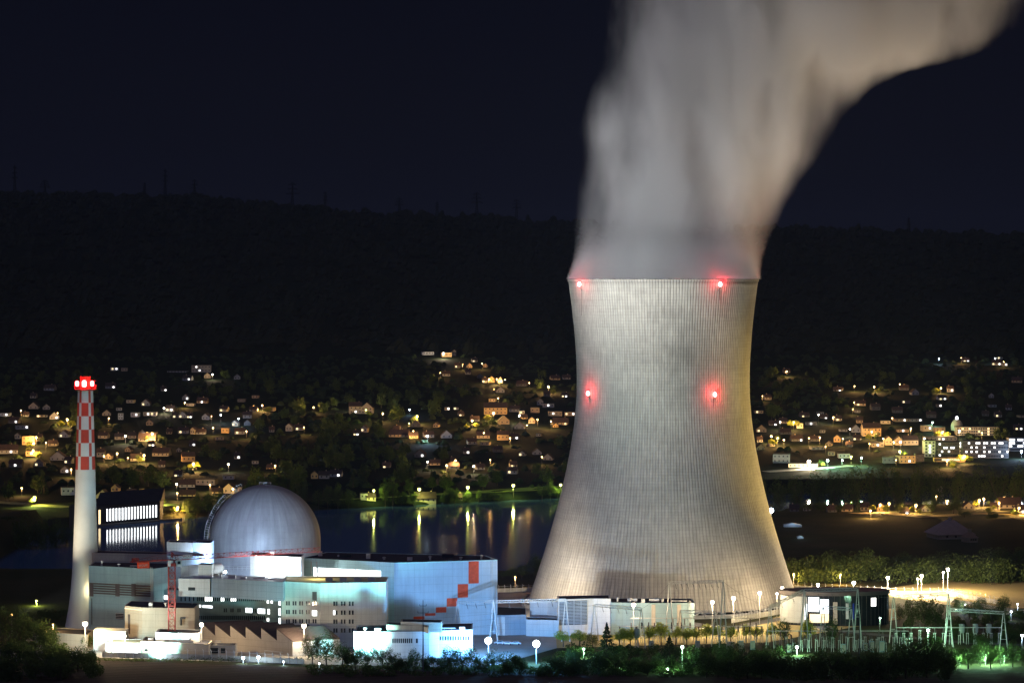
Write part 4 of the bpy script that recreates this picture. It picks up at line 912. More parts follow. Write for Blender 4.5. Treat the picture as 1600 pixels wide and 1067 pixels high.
# ---------------------------------------------------------------- town on the far bank
HM = {}
def hm(key):
    if key not in HM:
        col = {'white': (.66, .66, .64), 'cream': (.60, .52, .36), 'tan': (.46, .36, .24), 'grey': (.32, .33, .34), 'orange': (.62, .42, .20), 'dark': (.12, .12, .13), 'blue': (.35, .45, .60)}[key]  # blue and some orange walls hold lamp tint in their colour
        HM[key] = mat('%s_house_wall' % key, col, .9, .2, .3)
    return HM[key]
HROOF = mat('dark_tile_roof', (.07, .045, .04), .95, .35, .5); DARKW = mat('unlit_window', (.03, .035, .045), .3, .2, .5)
COLW = {'white': 'white', 'cream': 'cream', 'tan': 'tan', 'grey': 'grey', 'orange': 'orange-toned', 'dark': 'dark', 'blue': 'bluish'}
HOUSES = []
def house(px, pyb, w, h, sty='s', col='cream', lit=(), desc=None, cat='house', name='house', depth=None, rows=None, rz=None, nolamp=0, Y=None):
    """w, h: wall size in photo pixels; sty g gable end to us, s eaves to us, f flat roof; lit: (column, row) of lit windows"""
    if Y is None: x, Y, zb = hit(px, pyb)
    else: x, zb = X(px, Y), T(X(px, Y), Y)
    k = Y/F; W_ = w*k; H_ = h*k; D = depth or max(7, min(W_*.8, 12))
    r = random.Random(int(px*7+pyb)); rz = r.uniform(-.25, .25) if rz is None else rz
    root = thing(name, desc or '', cat, (x, Y+D/2, zb), rz)
    mb = MB(); rh = (W_*.42 if sty == 'g' else min(4.2, D*.36))
    if sty == 'g':
        v = [(-W_/2, -D/2, -2), (W_/2, -D/2, -2), (W_/2, D/2, -2), (-W_/2, D/2, -2), (-W_/2, -D/2, H_), (W_/2, -D/2, H_), (W_/2, D/2, H_), (-W_/2, D/2, H_), (0, -D/2, H_+rh), (0, D/2, H_+rh)]
        f = [(0, 1, 5, 8, 4), (1, 2, 6, 5), (2, 3, 7, 9, 6), (3, 0, 4, 7), (0, 3, 2, 1)]
        wl = pym('wall', v, f, hm(col), root); e = .5
        for s_ in (-1, 1):
            mb = MB(); a = (s_*(W_/2+e), H_-e*rh/(W_/2)); q = [(0, -D/2-e, H_+rh+.05), (0, D/2+e, H_+rh+.05), (a[0], D/2+e, a[1]+.05), (a[0], -D/2-e, a[1]+.05)]
            if s_ < 0: q = q[::-1]
            mb.quadbox(q+[(c[0], c[1], c[2]+.25) for c in q]); mb.build('roof', HROOF, root)
    elif sty == 's':
        v = [(-W_/2, -D/2, -2), (W_/2, -D/2, -2), (W_/2, D/2, -2), (-W_/2, D/2, -2), (-W_/2, -D/2, H_), (W_/2, -D/2, H_), (W_/2, D/2, H_), (-W_/2, D/2, H_), (-W_/2, 0, H_+rh), (W_/2, 0, H_+rh)]
        f = [(0, 1, 5, 4), (1, 2, 6, 9, 5), (2, 3, 7, 6), (3, 0, 4, 8, 7), (0, 3, 2, 1)]
        wl = pym('wall', v, f, hm(col), root); e = .5; sl = rh/(D/2)
        for s_ in (-1, 1):
            mb = MB(); q = [(-W_/2-.4, s_*(D/2+e), H_-e*sl+.05), (W_/2+.4, s_*(D/2+e), H_-e*sl+.05), (W_/2+.4, 0, H_+rh+.05), (-W_/2-.4, 0, H_+rh+.05)]
            if s_ > 0: q = q[::-1]
            mb.quadbox(q+[(c[0], c[1], c[2]+.25) for c in q]); rf = mb.build('roof', HROOF, root)
        mb = MB(); cx_ = r.uniform(-.3, .3)*W_; mb.box(cx_-.35, cx_+.35, .6, 1.3, H_+rh*.5, H_+rh+1.1); mb.build('chimney', hm('tan'), rf)
    else:
        mb.box(-W_/2, W_/2, -D/2, D/2, -2, H_); wl = mb.build('wall', hm(col), root)
        mb = MB(); mb.box(-W_/2-.2, W_/2+.2, -D/2-.3, D/2+.2, H_+.003, H_+.35); mb.build('roof', ROOFD, root)
    nr = rows or max(1, int(H_/2.9)); nc = max(2, int(W_/3.2))
    for j in range(nr):
        for i in range(nc):
            if nr*nc > 40 and (i, j) not in lit and (i+j) % 2: continue
            xx = -W_/2+W_*(i+.5)/nc; zz = H_*(j+.55)/nr; mb = MB(); on = (i, j) in lit; ww = .85 if on else .55
            mb.box(xx-ww, xx+ww, -D/2-.06, -D/2+.1, zz-(.85 if on else .65), zz+(.85 if on else .65)); mb.build('window', (LITS if (i+j) % 3 else LITY) if on else DARKW, root)
    HOUSES.append((px, pyb, w, h, sty, col, bool(lit), root)); return root
HL = [ # px, base, w, h, style, colour, lit windows
 (8, 651, 14, 5, 'f', 'blue', [(1, 0), (2, 0)]), (22, 662, 16, 5, 's', 'dark', [(1, 0), (3, 0)]), (33, 671, 20, 6, 'f', 'grey', [(2, 0), (3, 0)]), (27, 686, 8, 6, 'g', 'cream', []),
 (44, 695, 19, 13, 'f', 'orange', []), (50, 713, 18, 8, 'f', 'orange', [(1, 0)]), (61, 690, 8, 7, 's', 'tan', []), (12, 709, 28, 6, 's', 'grey', [(2, 0)]), (24, 730, 20, 6, 's', 'dark', [(1, 0), (2, 1), (4, 0)]),
 (60, 729, 14, 6, 'g', 'dark', [(0, 0)]), (82, 697, 14, 4, 's', 'cream', []), (90, 720, 24, 5, 'g', 'grey', []), (65, 652, 17, 3, 'f', 'cream', [(0, 0)]), (105, 774, 21, 12, 'f', 'white', []), (107, 725, 12, 6, 's', 'dark', [(0, 0)]),
 (157, 714, 12, 8, 's', 'cream', []), (170, 718, 9, 6, 'g', 'cream', []), (180, 768, 12, 6, 'g', 'orange', []), (161, 779, 20, 5, 'g', 'cream', []), (183, 779, 14, 3, 's', 'grey', []), (205, 775, 14, 5, 's', 'dark', [(1, 0), (2, 0)]), (221, 775, 7, 11, 'f', 'orange', []),
 (188, 656, 8, 10, 'f', 'blue', []), (211, 652, 12, 7, 'f', 'white', [(1, 0)]), (229, 650, 10, 6, 'f', 'cream', [(1, 0)]), (240, 650, 7, 6, 'f', 'white', [(0, 0)]), (284, 653, 13, 4, 'g', 'grey', [(0, 0), (2, 0)]), (273, 653, 8, 4, 's', 'dark', [(0, 0)]), (296, 653, 8, 3, 's', 'grey', [(0, 0), (1, 0)]),
 (322, 656, 11, 5, 'g', 'grey', []), (302, 679, 7, 8, 'g', 'cream', []), (314, 679, 14, 4, 's', 'grey', []), (352, 677, 12, 8, 'f', 'orange', []), (368, 666, 9, 5, 'g', 'tan', [(0, 0)]), (286, 678, 16, 5, 's', 'grey', [(0, 0)]), (386, 665, 10, 4, 'g', 'dark', []),
 (186, 687, 14, 5, 's', 'tan', []), (205, 685, 13, 5, 's', 'tan', []), (229, 690, 26, 5, 's', 'tan', []), (201, 706, 9, 4, 'g', 'tan', []), (214, 721, 22, 5, 's', 'cream', []), (252, 713, 26, 5, 's', 'cream', [(4, 0)]), (279, 706, 8, 3, 'g', 'cream', []), (293, 722, 20, 9, 's', 'orange', []), (236, 697, 10, 3, 's', 'tan', [(0, 0), (1, 0)]), (300, 697, 10, 4, 's', 'grey', [(1, 0)]),
 (322, 758, 30, 9, 'f', 'cream', []), (291, 762, 24, 5, 's', 'grey', [(5, 0)]), (357, 749, 17, 6, 'f', 'grey', []), (359, 771, 18, 8, 'g', 'cream', []), (338, 771, 14, 3, 's', 'cream', []), (292, 776, 24, 3, 's', 'tan', []), (372, 769, 10, 8, 'f', 'cream', []),
 (178, 579, 12, 5, 'f', 'white', [(0, 0), (1, 0)]), (194, 580, 9, 5, 'f', 'tan', []), (314, 582, 30, 11, 'f', 'cream', [(2, 0), (1, 1)]), (277, 582, 30, 2, 'f', 'grey', []), (293, 595, 14, 4, 's', 'grey', [(1, 0), (2, 0)]), (324, 591, 10, 4, 'g', 'tan', []), (370, 593, 10, 4, 'g', 'grey', []),
 (421, 643, 16, 6, 'f', 'orange', []), (396, 643, 12, 3, 's', 'tan', []), (424, 675, 8, 4, 's', 'grey', []), (452, 674, 10, 8, 'g', 'grey', [(1, 1)]), (466, 673, 12, 5, 's', 'grey', [(0, 0), (2, 0)]), (555, 647, 20, 12, 's', 'cream', [(1, 0), (3, 1)]), (574, 647, 18, 10, 'g', 'cream', []), (570, 676, 10, 7, 'g', 'tan', [(0, 0)]), (557, 680, 9, 3, 's', 'dark', [(0, 0), (1, 0)]),
 (491, 748, 11, 7, 'g', 'orange', []), (506, 748, 16, 6, 's', 'grey', []), (525, 745, 18, 5, 's', 'grey', [(1, 0)]), (422, 733, 10, 2, 's', 'orange', []), (604, 731, 12, 3, 's', 'dark', [(0, 0)]), (624, 683, 30, 4, 's', 'orange', []), (645, 685, 14, 5, 's', 'orange', []), (620, 674, 10, 4, 's', 'dark', [(0, 0)]),
 (668, 555, 18, 5, 'f', 'white', []), (697, 558, 16, 7, 'f', 'orange', [(0, 0)]), (709, 556, 6, 7, 'g', 'tan', []), (733, 575, 8, 4, 'g', 'tan', []), (741, 566, 8, 3, 's', 'cream', [(0, 0)]), (759, 574, 6, 4, 'g', 'tan', []), (731, 585, 8, 4, 's', 'cream', []), (697, 588, 12, 4, 's', 'grey', []), (768, 598, 10, 6, 'g', 'orange', []), (782, 599, 8, 6, 'g', 'cream', [(0, 0), (1, 0)]), (757, 598, 8, 4, 's', 'grey', [(0, 0)]), (715, 575, 10, 4, 's', 'dark', [(0, 0)]), (750, 591, 10, 3, 'g', 'dark', []),
 (816, 604, 16, 4, 's', 'dark', []), (774, 648, 36, 11, 's', 'orange', [(9, 1)]), (787, 663, 16, 6, 'g', 'tan', []), (804, 644, 16, 5, 's', 'grey', []), (815, 648, 8, 6, 'f', 'white', [(0, 0)]), (836, 645, 14, 8, 'f', 'tan', []), (844, 633, 10, 6, 'g', 'grey', []), (857, 637, 18, 6, 'f', 'grey', [(1, 0), (3, 0)]), (868, 650, 22, 7, 'f', 'tan', [(1, 0)]), (890, 650, 16, 6, 'f', 'tan', [(0, 0), (2, 0)]), (832, 662, 10, 6, 'g', 'orange', []), (819, 655, 9, 3, 's', 'orange', []), (876, 664, 24, 4, 's', 'tan', [(3, 0)]), (868, 668, 8, 3, 'g', 'orange', []),
 (786, 688, 18, 9, 's', 'orange', []), (804, 687, 14, 5, 's', 'dark', [(1, 0)]), (755, 685, 20, 5, 's', 'tan', []), (669, 684, 16, 5, 's', 'grey', [(0, 0), (2, 0)]), (720, 650, 8, 3, 's', 'dark', [(0, 0)]), (885, 593, 12, 3, 's', 'grey', []), (867, 594, 14, 3, 's', 'tan', []), (682, 668, 8, 4, 'g', 'tan', []), (712, 640, 7, 3, 'f', 'white', [(0, 0)]), (708, 722, 8, 2, 's', 'orange', []), (883, 621, 10, 3, 's', 'dark', [(0, 0), (1, 0)]),
 (568, 780, 11, 9, 'f', 'grey', []), (579, 784, 14, 6, 's', 'cream', []), (664, 785, 32, 6, 's', 'cream', []), (718, 783, 6, 4, 's', 'cream', []),
 (1190, 675, 16, 4, 'g', 'tan', [(0, 0)]), (1209, 665, 14, 3, 's', 'dark', [(1, 0)]), (1224, 662, 12, 4, 's', 'tan', []), (1250, 670, 10, 8, 'f', 'cream', []), (1268, 664, 18, 4, 'f', 'grey', [(1, 0)]), (1282, 649, 9, 5, 'f', 'grey', []), (1288, 654, 12, 2, 's', 'dark', [(1, 0)]), (1257, 652, 14, 3, 's', 'dark', [(0, 0), (2, 0)]), (1309, 691, 10, 7, 'g', 'orange', []), (1362, 682, 28, 13, 's', 'orange', [(3, 0), (5, 1)]), (1338, 676, 14, 6, 'g', 'grey', []),
 (1388, 696, 11, 9, 'g', 'tan', []), (1404, 696, 11, 9, 'g', 'tan', [(1, 0)]), (1422, 696, 24, 8, 's', 'tan', []), (1371, 699, 20, 6, 'f', 'tan', [(1, 0)]), (1222, 724, 26, 14, 'f', 'grey', [(5, 0), (5, 1), (5, 2)]), (1256, 731, 46, 6, 'f', 'cream', []), (1319, 716, 18, 7, 'f', 'white', []), (1300, 712, 10, 6, 'f', 'tan', []), (1277, 703, 20, 4, 'f', 'grey', []), (1340, 688, 12, 4, 's', 'dark', [(0, 0)]), (1245, 690, 18, 4, 's', 'dark', [(2, 0)]), (1273, 690, 12, 4, 's', 'dark', []),
 (1412, 659, 30, 4, 'f', 'tan', [(2, 0)]), (1430, 659, 20, 4, 'f', 'grey', [(2, 0), (3, 0)]), (1448, 674, 15, 9, 'f', 'cream', [(1, 0)]), (1468, 676, 16, 8, 'f', 'tan', []), (1411, 675, 18, 4, 'f', 'tan', [(1, 0), (3, 0)]), (1368, 641, 14, 6, 's', 'dark', []), (1472, 625, 14, 3, 's', 'white', [(0, 0), (1, 0)]), (1340, 645, 9, 4, 'f', 'grey', []), (1310, 611, 14, 2, 's', 'grey', [(1, 0)]), (1413, 610, 14, 4, 's', 'dark', []), (1229, 583, 10, 3, 's', 'tan', []), (1590, 598, 16, 4, 's', 'orange', []), (1558, 571, 14, 4, 's', 'grey', [(0, 0), (2, 0)]), (1510, 565, 10, 2, 's', 'grey', [(0, 0), (1, 0)]), (1562, 561, 8, 3, 'f', 'grey', [(0, 0)]), (1570, 572, 9, 4, 'f', 'grey', [(1, 0)]),
 (1390, 724, 20, 9, 'f', 'dark', [(0, 1), (2, 1)]), (1416, 724, 26, 12, 'f', 'orange', [(2, 0)]), (1437, 722, 14, 12, 'f', 'dark', []), (1470, 690, 50, 7, 'f', 'tan', [(3, 0), (4, 0), (3, 1), (4, 1)]), (1592, 672, 14, 4, 's', 'dark', [(0, 0), (1, 0)]), (1560, 652, 10, 4, 's', 'grey', [(0, 0)]),
 (1470, 781, 8, 8, 'g', 'cream', []), (1513, 795, 16, 4, 'g', 'cream', []), (1580, 794, 34, 6, 's', 'cream', [(3, 0)]), (1352, 798, 12, 6, 's', 'tan', []), (1378, 799, 14, 6, 'g', 'orange', []), (1325, 799, 16, 4, 's', 'tan', []), (1242, 799, 14, 4, 's', 'dark', []), (1262, 798, 10, 4, 'g', 'grey', []), (1556, 797, 14, 5, 's', 'cream', []), (1413, 803, 12, 3, 's', 'dark', [(1, 0)]), (1447, 799, 14, 4, 'g', 'grey', []), (1594, 802, 14, 5, 's', 'white', [(1, 0)]), (1300, 800, 14, 4, 's', 'dark', [])]
for q in HL: house(*q)
xr_ = random.Random(44); ex = 0; tries = 0
while ex < 80 and tries < 4000:
    tries += 1
    px = xr_.choice((xr_.uniform(4, 400), xr_.uniform(4, 400), xr_.uniform(640, 885), xr_.uniform(1185, 1600), xr_.uniform(1185, 1600))); pb = xr_.triangular(600, 760 if px < 900 else 722, 668)
    if px < 900 and pb > 745: continue
    if 1440 < px and pb > 655: continue
    w_ = xr_.uniform(8, 17)
    if any(abs(px-q[0]) < (w_+q[2])/2+3 and abs(pb-q[1]) < 9 for q in HOUSES): continue
    if abs(px-134) < 24: continue
    house(px, pb, w_, xr_.uniform(3.2, 5.5), xr_.choice('ssgf'), xr_.choice(('dark', 'grey', 'tan', 'cream', 'grey')), [(xr_.randint(0, 3), 0), (xr_.randint(0, 3), 0)][:xr_.choice((0, 1, 1, 2))]); ex += 1
# labels: sector + look + order inside the sector
def sector(px, py):
    if px < 120: return ('upper' if py < 690 else 'lower') + ' slope left of chimney'
    if px < 400:
        return 'high on the hill above the dome' if py < 620 else ('chimney-to-dome top row' if py < 667 else 'chimney-to-dome middle row' if py < 740 else 'chimney-to-dome lowest row')
    if px < 640: return 'right above the dome' if py < 700 else 'on the slope right of the dome'
    if px < 905:
        return 'in the high cluster left of the tower' if py < 610 else ('by the lake' if py > 760 else ('left of the tower, lower row' if py > 656 else 'left of the tower, upper row'))
    if py > 740: return 'in the village right of the tower'
    if px < 1330: return 'right beside the tower'
    return ('high at far right' if py < 630 else 'in the upper town centre at right' if py < 680 else 'in the lower town centre at right')
STY = {'g': 'gabled house', 's': 'pitched-roof house', 'f': 'flat-roofed building'}
grp = {}
for h_ in HOUSES: grp.setdefault((sector(h_[0], h_[1]), h_[4], h_[5]), []).append(h_)
for (sec, sty, col), L in grp.items():
    L.sort(key=lambda a: (a[0], a[1]))
    for i, h_ in enumerate(L):
        d_ = '%s %s%s' % (COLW[col], STY[sty], ', lit windows' if h_[6] else '')
        h_[7]['label'] = '%s, %s%s' % (d_, (ORD[i]+' from left ') if len(L) > 1 else '', sec)
        h_[7]['group'] = 'houses of the town across the river'; h_[7]['category'] = 'house' if sty != 'f' else 'building'
# larger town buildings
def bigb(px, pyb, w, h, col, label, lit, rows, cols, depth=14, wm=None, m=LITS, ws=.8):
    x, Y, zb = hit(px, pyb); k = Y/F; W_, H_ = w*k, h*k; root = thing('town_building', label, 'building', (x, Y+depth/2, zb))
    mb = MB(); mb.box(-W_/2, W_/2, -depth/2, depth/2, -2, H_); mb.build('wall', wm or hm(col), root)
    mb = MB(); mb.box(-W_/2-.3, W_/2+.3, -depth/2-.3, depth/2+.3, H_+.003, H_+.5); mb.build('roof', ROOFD, root)
    for j in range(rows):
        for i in range(cols):
            xx = -W_/2+W_*(i+.5)/cols; zz = H_*(j+.5)/rows; on = (i, j) in lit; mb = MB()
            mb.box(xx-ws, xx+ws, -depth/2-.06, -depth/2+.1, zz-.75, zz+.75); mb.build('window', m if on else DARKW, root)
    return root, (x, Y, zb, W_, H_, depth)
bigb(1453, 714, 17, 25, 'white', 'white stair block with three lit windows at the hospital left end', {(1, 1), (1, 2), (1, 3)}, 5, 3, m=LITB)
bigb(1481, 714, 36, 23, 'dark', 'dark hospital wing with few lit windows beside the white stair block', {(5, 1), (2, 1), (3, 2), (4, 2), (6, 2), (7, 2), (1, 3), (1, 0)}, 4, 10)
bigb(1501, 714, 5, 24, 'white', 'narrow pale stair shaft between the two dark hospital wings', {(0, 4), (0, 3)}, 5, 1)
bigb(1540, 716, 72, 27, 'dark', 'long dark hospital block with a grid of lit windows at right', {(i, j) for i, j in [(2, 3), (5, 3), (6, 3), (8, 3), (9, 3), (11, 3), (12, 3), (14, 3), (15, 3), (3, 2), (5, 2), (8, 2), (12, 2), (1, 1), (3, 1), (5, 1), (8, 1), (10, 1), (14, 1), (6, 0), (7, 0), (8, 0), (15, 0), (17, 1)]}, 4, 18)
bigb(1528, 681, 66, 13, 'cream', 'cream three storey block behind the hospital beside the domed church', {(5, 2), (9, 1), (13, 0), (13, 1), (13, 2), (2, 2)}, 3, 18, m=LITY)
bigb(1590, 705, 26, 20, 'white', 'white terraced block with bright floors at the right border', {(0, 3), (1, 3), (3, 3), (4, 3), (0, 2), (1, 2), (3, 1), (4, 1), (0, 1), (5, 2)}, 4, 6, m=LITB, ws=1.2)
bigb(1484, 722, 48, 7, 'orange', 'low orange-lit shop row in front of the hospital', {(i, 0) for i in range(3, 10)}, 1, 12, depth=8, m=LITY, ws=1.2)
x, Y, zb = hit(1495, 672); k = Y/F
root = thing('domed_church', 'small church with a pale round dome and bright lantern above the hospital', 'church', (x, Y, zb)); mb = MB()
mb.lathe([(9*k, -1), (9*k, 6*k)], 0, 0, 24, cap=False); mb.build('drum', hm('cream'), root); mb = MB(); mb.lathe([(9.2*k*math.cos(R(a)), 6*k+11*k*math.sin(R(a))) for a in range(0, 91, 9)], 0, 0, 24, cap=False); mb.build('dome', hm('cream'), root, smooth=True)
mb = MB(); mb.lathe([(2.2*k, 16.5*k), (2.2*k, 20.5*k), (.3, 22*k)], 0, 0, 10); mb.build('lantern', LITB, root)
# farmhouse with great pale roof, barns and glasshouse right of the tower
def barn(px, pye, w, rise, D, col, label, Y, rz, rm):
    x = X(px, Y); zb = T(x, Y); k = Y/F; W_ = w*k; H_ = 3.0; rh = rise*k
    root = thing('farmhouse', label, 'farmhouse', (x, Y, zb), rz)
    v = [(-W_/2, -D/2, -1), (W_/2, -D/2, -1), (W_/2, D/2, -1), (-W_/2, D/2, -1), (-W_/2, -D/2, H_), (W_/2, -D/2, H_), (W_/2, D/2, H_), (-W_/2, D/2, H_), (-W_*.12, 0, H_+rh), (W_*.12, 0, H_+rh)]
    pym('wall', v[:8], [(0, 1, 5, 4), (1, 2, 6, 5), (2, 3, 7, 6), (3, 0, 4, 7), (0, 3, 2, 1)], hm(col), root)
    e = 1.15; vv = [(-W_/2*e, -D/2*e, H_-.4), (W_/2*e, -D/2*e, H_-.4), (W_/2*e, D/2*e, H_-.4), (-W_/2*e, D/2*e, H_-.4), v[8], v[9]]
    pym('roof', vv, [(0, 1, 5, 4), (1, 2, 5), (2, 3, 4, 5), (3, 0, 4)], rm, root)
    mb = MB(); mb.box(-.8, .8, -.8, .8, H_+rh-1.5, H_+rh+1.4); mb.build('chimney', hm(col), root)
    for i in (-1, 0, 1): mb = MB(); mb.box(W_*.25*i-.6, W_*.25*i+.6, -D/2-.05, -D/2+.1, .9, 2.2); mb.build('window', DARKW, root)
PALER = mat('pale_tile_roof', (.42, .34, .33), .95, .25, .3)
barn(1484, 850, 56, 20, 20, 'grey', 'old farmhouse with a big pale hipped roof among the dark fields at right', 1690, .2, PALER)
barn(1515, 858, 16, 8, 8, 'grey', 'small pale-roofed barn on the right of the farmhouse', 1660, .4, PALER)
GHG = mat('greenhouse_glass', (.45, .55, .62), .2, .1, 1)
for px, py, w, h, lab in ((1238, 823, 28, 5, 'pale blue glasshouse in the dark field right of the tower'), (1250, 841, 9, 3.5, 'tiny pale blue shed below the glasshouse')):
    x, Y, zb = hit(px, py); k = Y/F; root = thing('glasshouse', lab, 'glasshouse', (x, Y, zb)); W_ = w*k; H_ = h*k
    pym('glazing', [(-W_/2, -3, 0), (W_/2, -3, 0), (W_/2, 3, 0), (-W_/2, 3, 0), (-W_/2, -3, H_*.7), (W_/2, -3, H_*.7), (W_/2, 3, H_*.7), (-W_/2, 3, H_*.7), (0, -3, H_*1.2), (0, 3, H_*1.2)], [(0, 1, 5, 8, 4), (1, 2, 6, 5), (2, 3, 7, 9, 6), (3, 0, 4, 7), (4, 8, 9, 7), (8, 5, 6, 9)], GHG, root)
    mb = MB(); [mb.bar((-W_/2+W_*i/8, -3.05, 0), (-W_/2+W_*i/8, -3.05, H_*.75), .06) for i in range(9)]; mb.build('frame', STEEL, root)
    light('POINT', (x, Y-5, zb+4), (.6, .8, 1), 500, .3, root)
# hydro power house on the river
HA = (X(150, 2000), 2000); HB = (X(250, 2045), 2045); zw = -20
z1 = -6.6; z2 = z1
root, W, o = building('river_power_house', 'long dark hydro power house on the water with a row of tall lit windows', [HA, HB], 22, z1, mat('dark_power_house_wall', (.06, .06, .07), .8), ROOFD, z0=zw-2)
Wp = W[0]
for i in range(17):
    xx = 167.5+i*4.78; mb = MB(o); u = Wp.u(xx); zt_ = -8.9; zb_ = -17.0; Wp.slab(mb, u-.55, u+.55, zb_, zt_, out=.1); mb.build('lit_window', LITB, root)
mb = MB(o); Wp.slab(mb, -4, Wp.L+18, zw-1, zw+1.2, out=3.0, inn=-.3); mb.build('quay', mat('quay_concrete', (.12, .12, .12), .9), root)
mb = MB(o); bd = Vector((0, 24)); mb.prism([(HA[0]-.5, HA[1]-.6), (HB[0]+.5, HB[1]-.6), (HB[0]+.5, HB[1]+24), (HA[0]-.5, HA[1]+24)], z1+.05, [z1+.3, z1+.3, 1.0, 1.0]); mb.build('pitched_roof', ROOFD, root)
mb = MB(o); Wp.slab(mb, Wp.u(154), Wp.u(157), -18.5, -9, out=.1); mb.build('lit_window', LITY, root)
root, W, o = building('weir_block', 'dark concrete weir block between the chimney and the wooded left bank', [(X(108, 1975), 1975), (X(148, 1996), 1996)], 16, Z(789, 1985), mat('weir_concrete', (.10, .10, .10), .9), ROOFD, z0=zw-2)
# roads on the banks
ribbon('river_bank_road', [(X(-60, 2150), 2150), (X(-10, 2150), 2150), (X(60, 2120), 2120), (X(108, 2100), 2100)], 16, STUB, .35)  # yellow lamplight on the road is put into its colour
LAWN = mat('lake_lawn', (.16, .20, .05), 1, .3, .1)
ribbon('lake_promenade', [(x_, lerp(FAR_SHORE, x_)+24) for x_ in (-140, -100, -60, -20, 20, 60, 120)], 9, LAWN, .35)
ribbon('town_bank_road', [hit(1196, 738)[:2], hit(1240, 735)[:2], hit(1286, 732)[:2], hit(1330, 728)[:2]], 12, YARD, .4)
ribbon('village_lane', [hit(1335, 803)[:2], hit(1375, 801)[:2], hit(1440, 808)[:2], hit(1530, 803)[:2], hit(1640, 806)[:2]], 14, STUB, .3)
# street lamps in the towns
TL = [(105, 655, 'sod', 3), (90, 645, 'sod', 1), (33, 641, 'sod', 1), (238, 677, 'sod', 3.5), (302, 724, 'sod', 3.5), (54, 777, 'yel', 4), (34, 762, 'sod', 1), (57, 683, 'sod', 2.2), (53, 692, 'sod', 2.2), (52, 704, 'sod', 3.5), (183, 708, 'sod', 1.2), (225, 711, 'sod', 3.2), (170, 653, 'sod', .7), (333, 668, 'sod', 1), (250, 776, 'yel', 3), (278, 792, 'sod', 2.5), (328, 757, 'sod', 1.3), (345, 648, 'cool', .5), (373, 654, 'cool', .5), (357, 725, 'warm', .6),
 (410, 633, 'sod', 2.4), (490, 636, 'sod', 1.2), (560, 634, 'warm', 2.2), (572, 640, 'yel', 1.6), (598, 646, 'sod', 1.4), (652, 650, 'sod', 2.8), (738, 657, 'sod', 2.6), (771, 645, 'sod', 4), (857, 604, 'sod', 3), (756, 676, 'sod', 1.2), (646, 673, 'sod', 1), (693, 552, 'warm', 2.4), (712, 719, 'sod', 1.2), (766, 718, 'sod', .6), (584, 766, 'yel', 2.4), (655, 764, 'yel', 3.6), (731, 761, 'yel', 3.6), (802, 758, 'yel', 3.6), (876, 757, 'yel', 2.6), (668, 681, 'cool', 1.2), (640, 640, 'cool', 0.3), (840, 655, 'sod', 1), (797, 684, 'sod', 1.2),
 (1229, 580, 'sod', 1.5), (1335, 603, 'sod', 1), (1366, 604, 'sod', 2.4), (1406, 600, 'sod', 1), (1470, 606, 'sod', 1.6), (1240, 659, 'sod', 2), (1205, 681, 'sod', 2.6), (1215, 684, 'sod', 1.6), (1225, 687, 'sod', 1.4), (1281, 683, 'sod', 1.2), (1264, 721, 'warm', 5), (1293, 719, 'green', 2.4), (1316, 719, 'green', 1), (1330, 713, 'yel', 1.2), (1346, 715, 'green', 1.4), (1380, 685, 'sod', 1.2), (1406, 705, 'yel', 3), (1457, 660, 'green', 1), (1473, 674, 'sod', 2), (1507, 712, 'sod', 3.2), (1480, 718, 'sod', 3), (1596, 705, 'cool', 2), (1362, 674, 'sod', 2), (1396, 690, 'sod', 1.2), (1444, 685, 'warm', .8), (1534, 676, 'sod', 1), (1499, 673, 'warm', 1.2),
 (1375, 788, 'sod', 1.5), (1389, 786, 'sod', 1.8), (1431, 789, 'sod', 2.4), (1530, 781, 'sod', 2.4), (1537, 779, 'sod', 1.8), (1568, 778, 'sod', 3), (1561, 785, 'sod', 1.6), (1592, 793, 'sod', 2), (1360, 797, 'sod', 1), (1467, 560, 'cool', .5), (1555, 560, 'cool', .4)]
lr_ = random.Random(60); k = 0  # extra lamps added beside houses to brighten the town
for h_ in sorted(HOUSES, key=lambda q: (q[0]*37+q[1]*91) % 101):
    if k >= 52: break
    px, py = h_[0]+lr_.choice((-1, 1))*(h_[2]/2+3), h_[1]-6
    if any(abs(px-q[0]) < 9 and abs(py-q[1]) < 10 for q in TL) or abs(px-134) < 20 or 900 < px < 1180 or py > 790: continue
    TL.append((round(px, 1), round(py, 1), lr_.choice(('sod', 'sod', 'sod', 'warm')), lr_.choice((.5, .7, .9, 1.2)))); k += 1
ti = {}
TNAM = {'sod': 'orange', 'yel': 'yellow-green', 'cool': 'bluish white', 'warm': 'warm white', 'green': 'greenish'}
TL.sort()
for px, py, kd, s_ in TL: ti.setdefault((kd, sector(px, py)), []).append((px, py))
for px, py, kd, s_ in TL:
    L = ti[(kd, sector(px, py))]; i = L.index((px, py))
    lab = '%s street lamp, %s%s' % (TNAM[kd], (ORD[i]+' from left ') if len(L) > 1 else '', sector(px, py))
    lake = kd == 'yel' and 500 < px < 900
    lamp(px, py, py+(22 if lake else 13 if py > 640 else 9), kd, 20000*s_*(.21 if lake else 1), None, lab, 'street lamps of the town', .55+.24*s_)
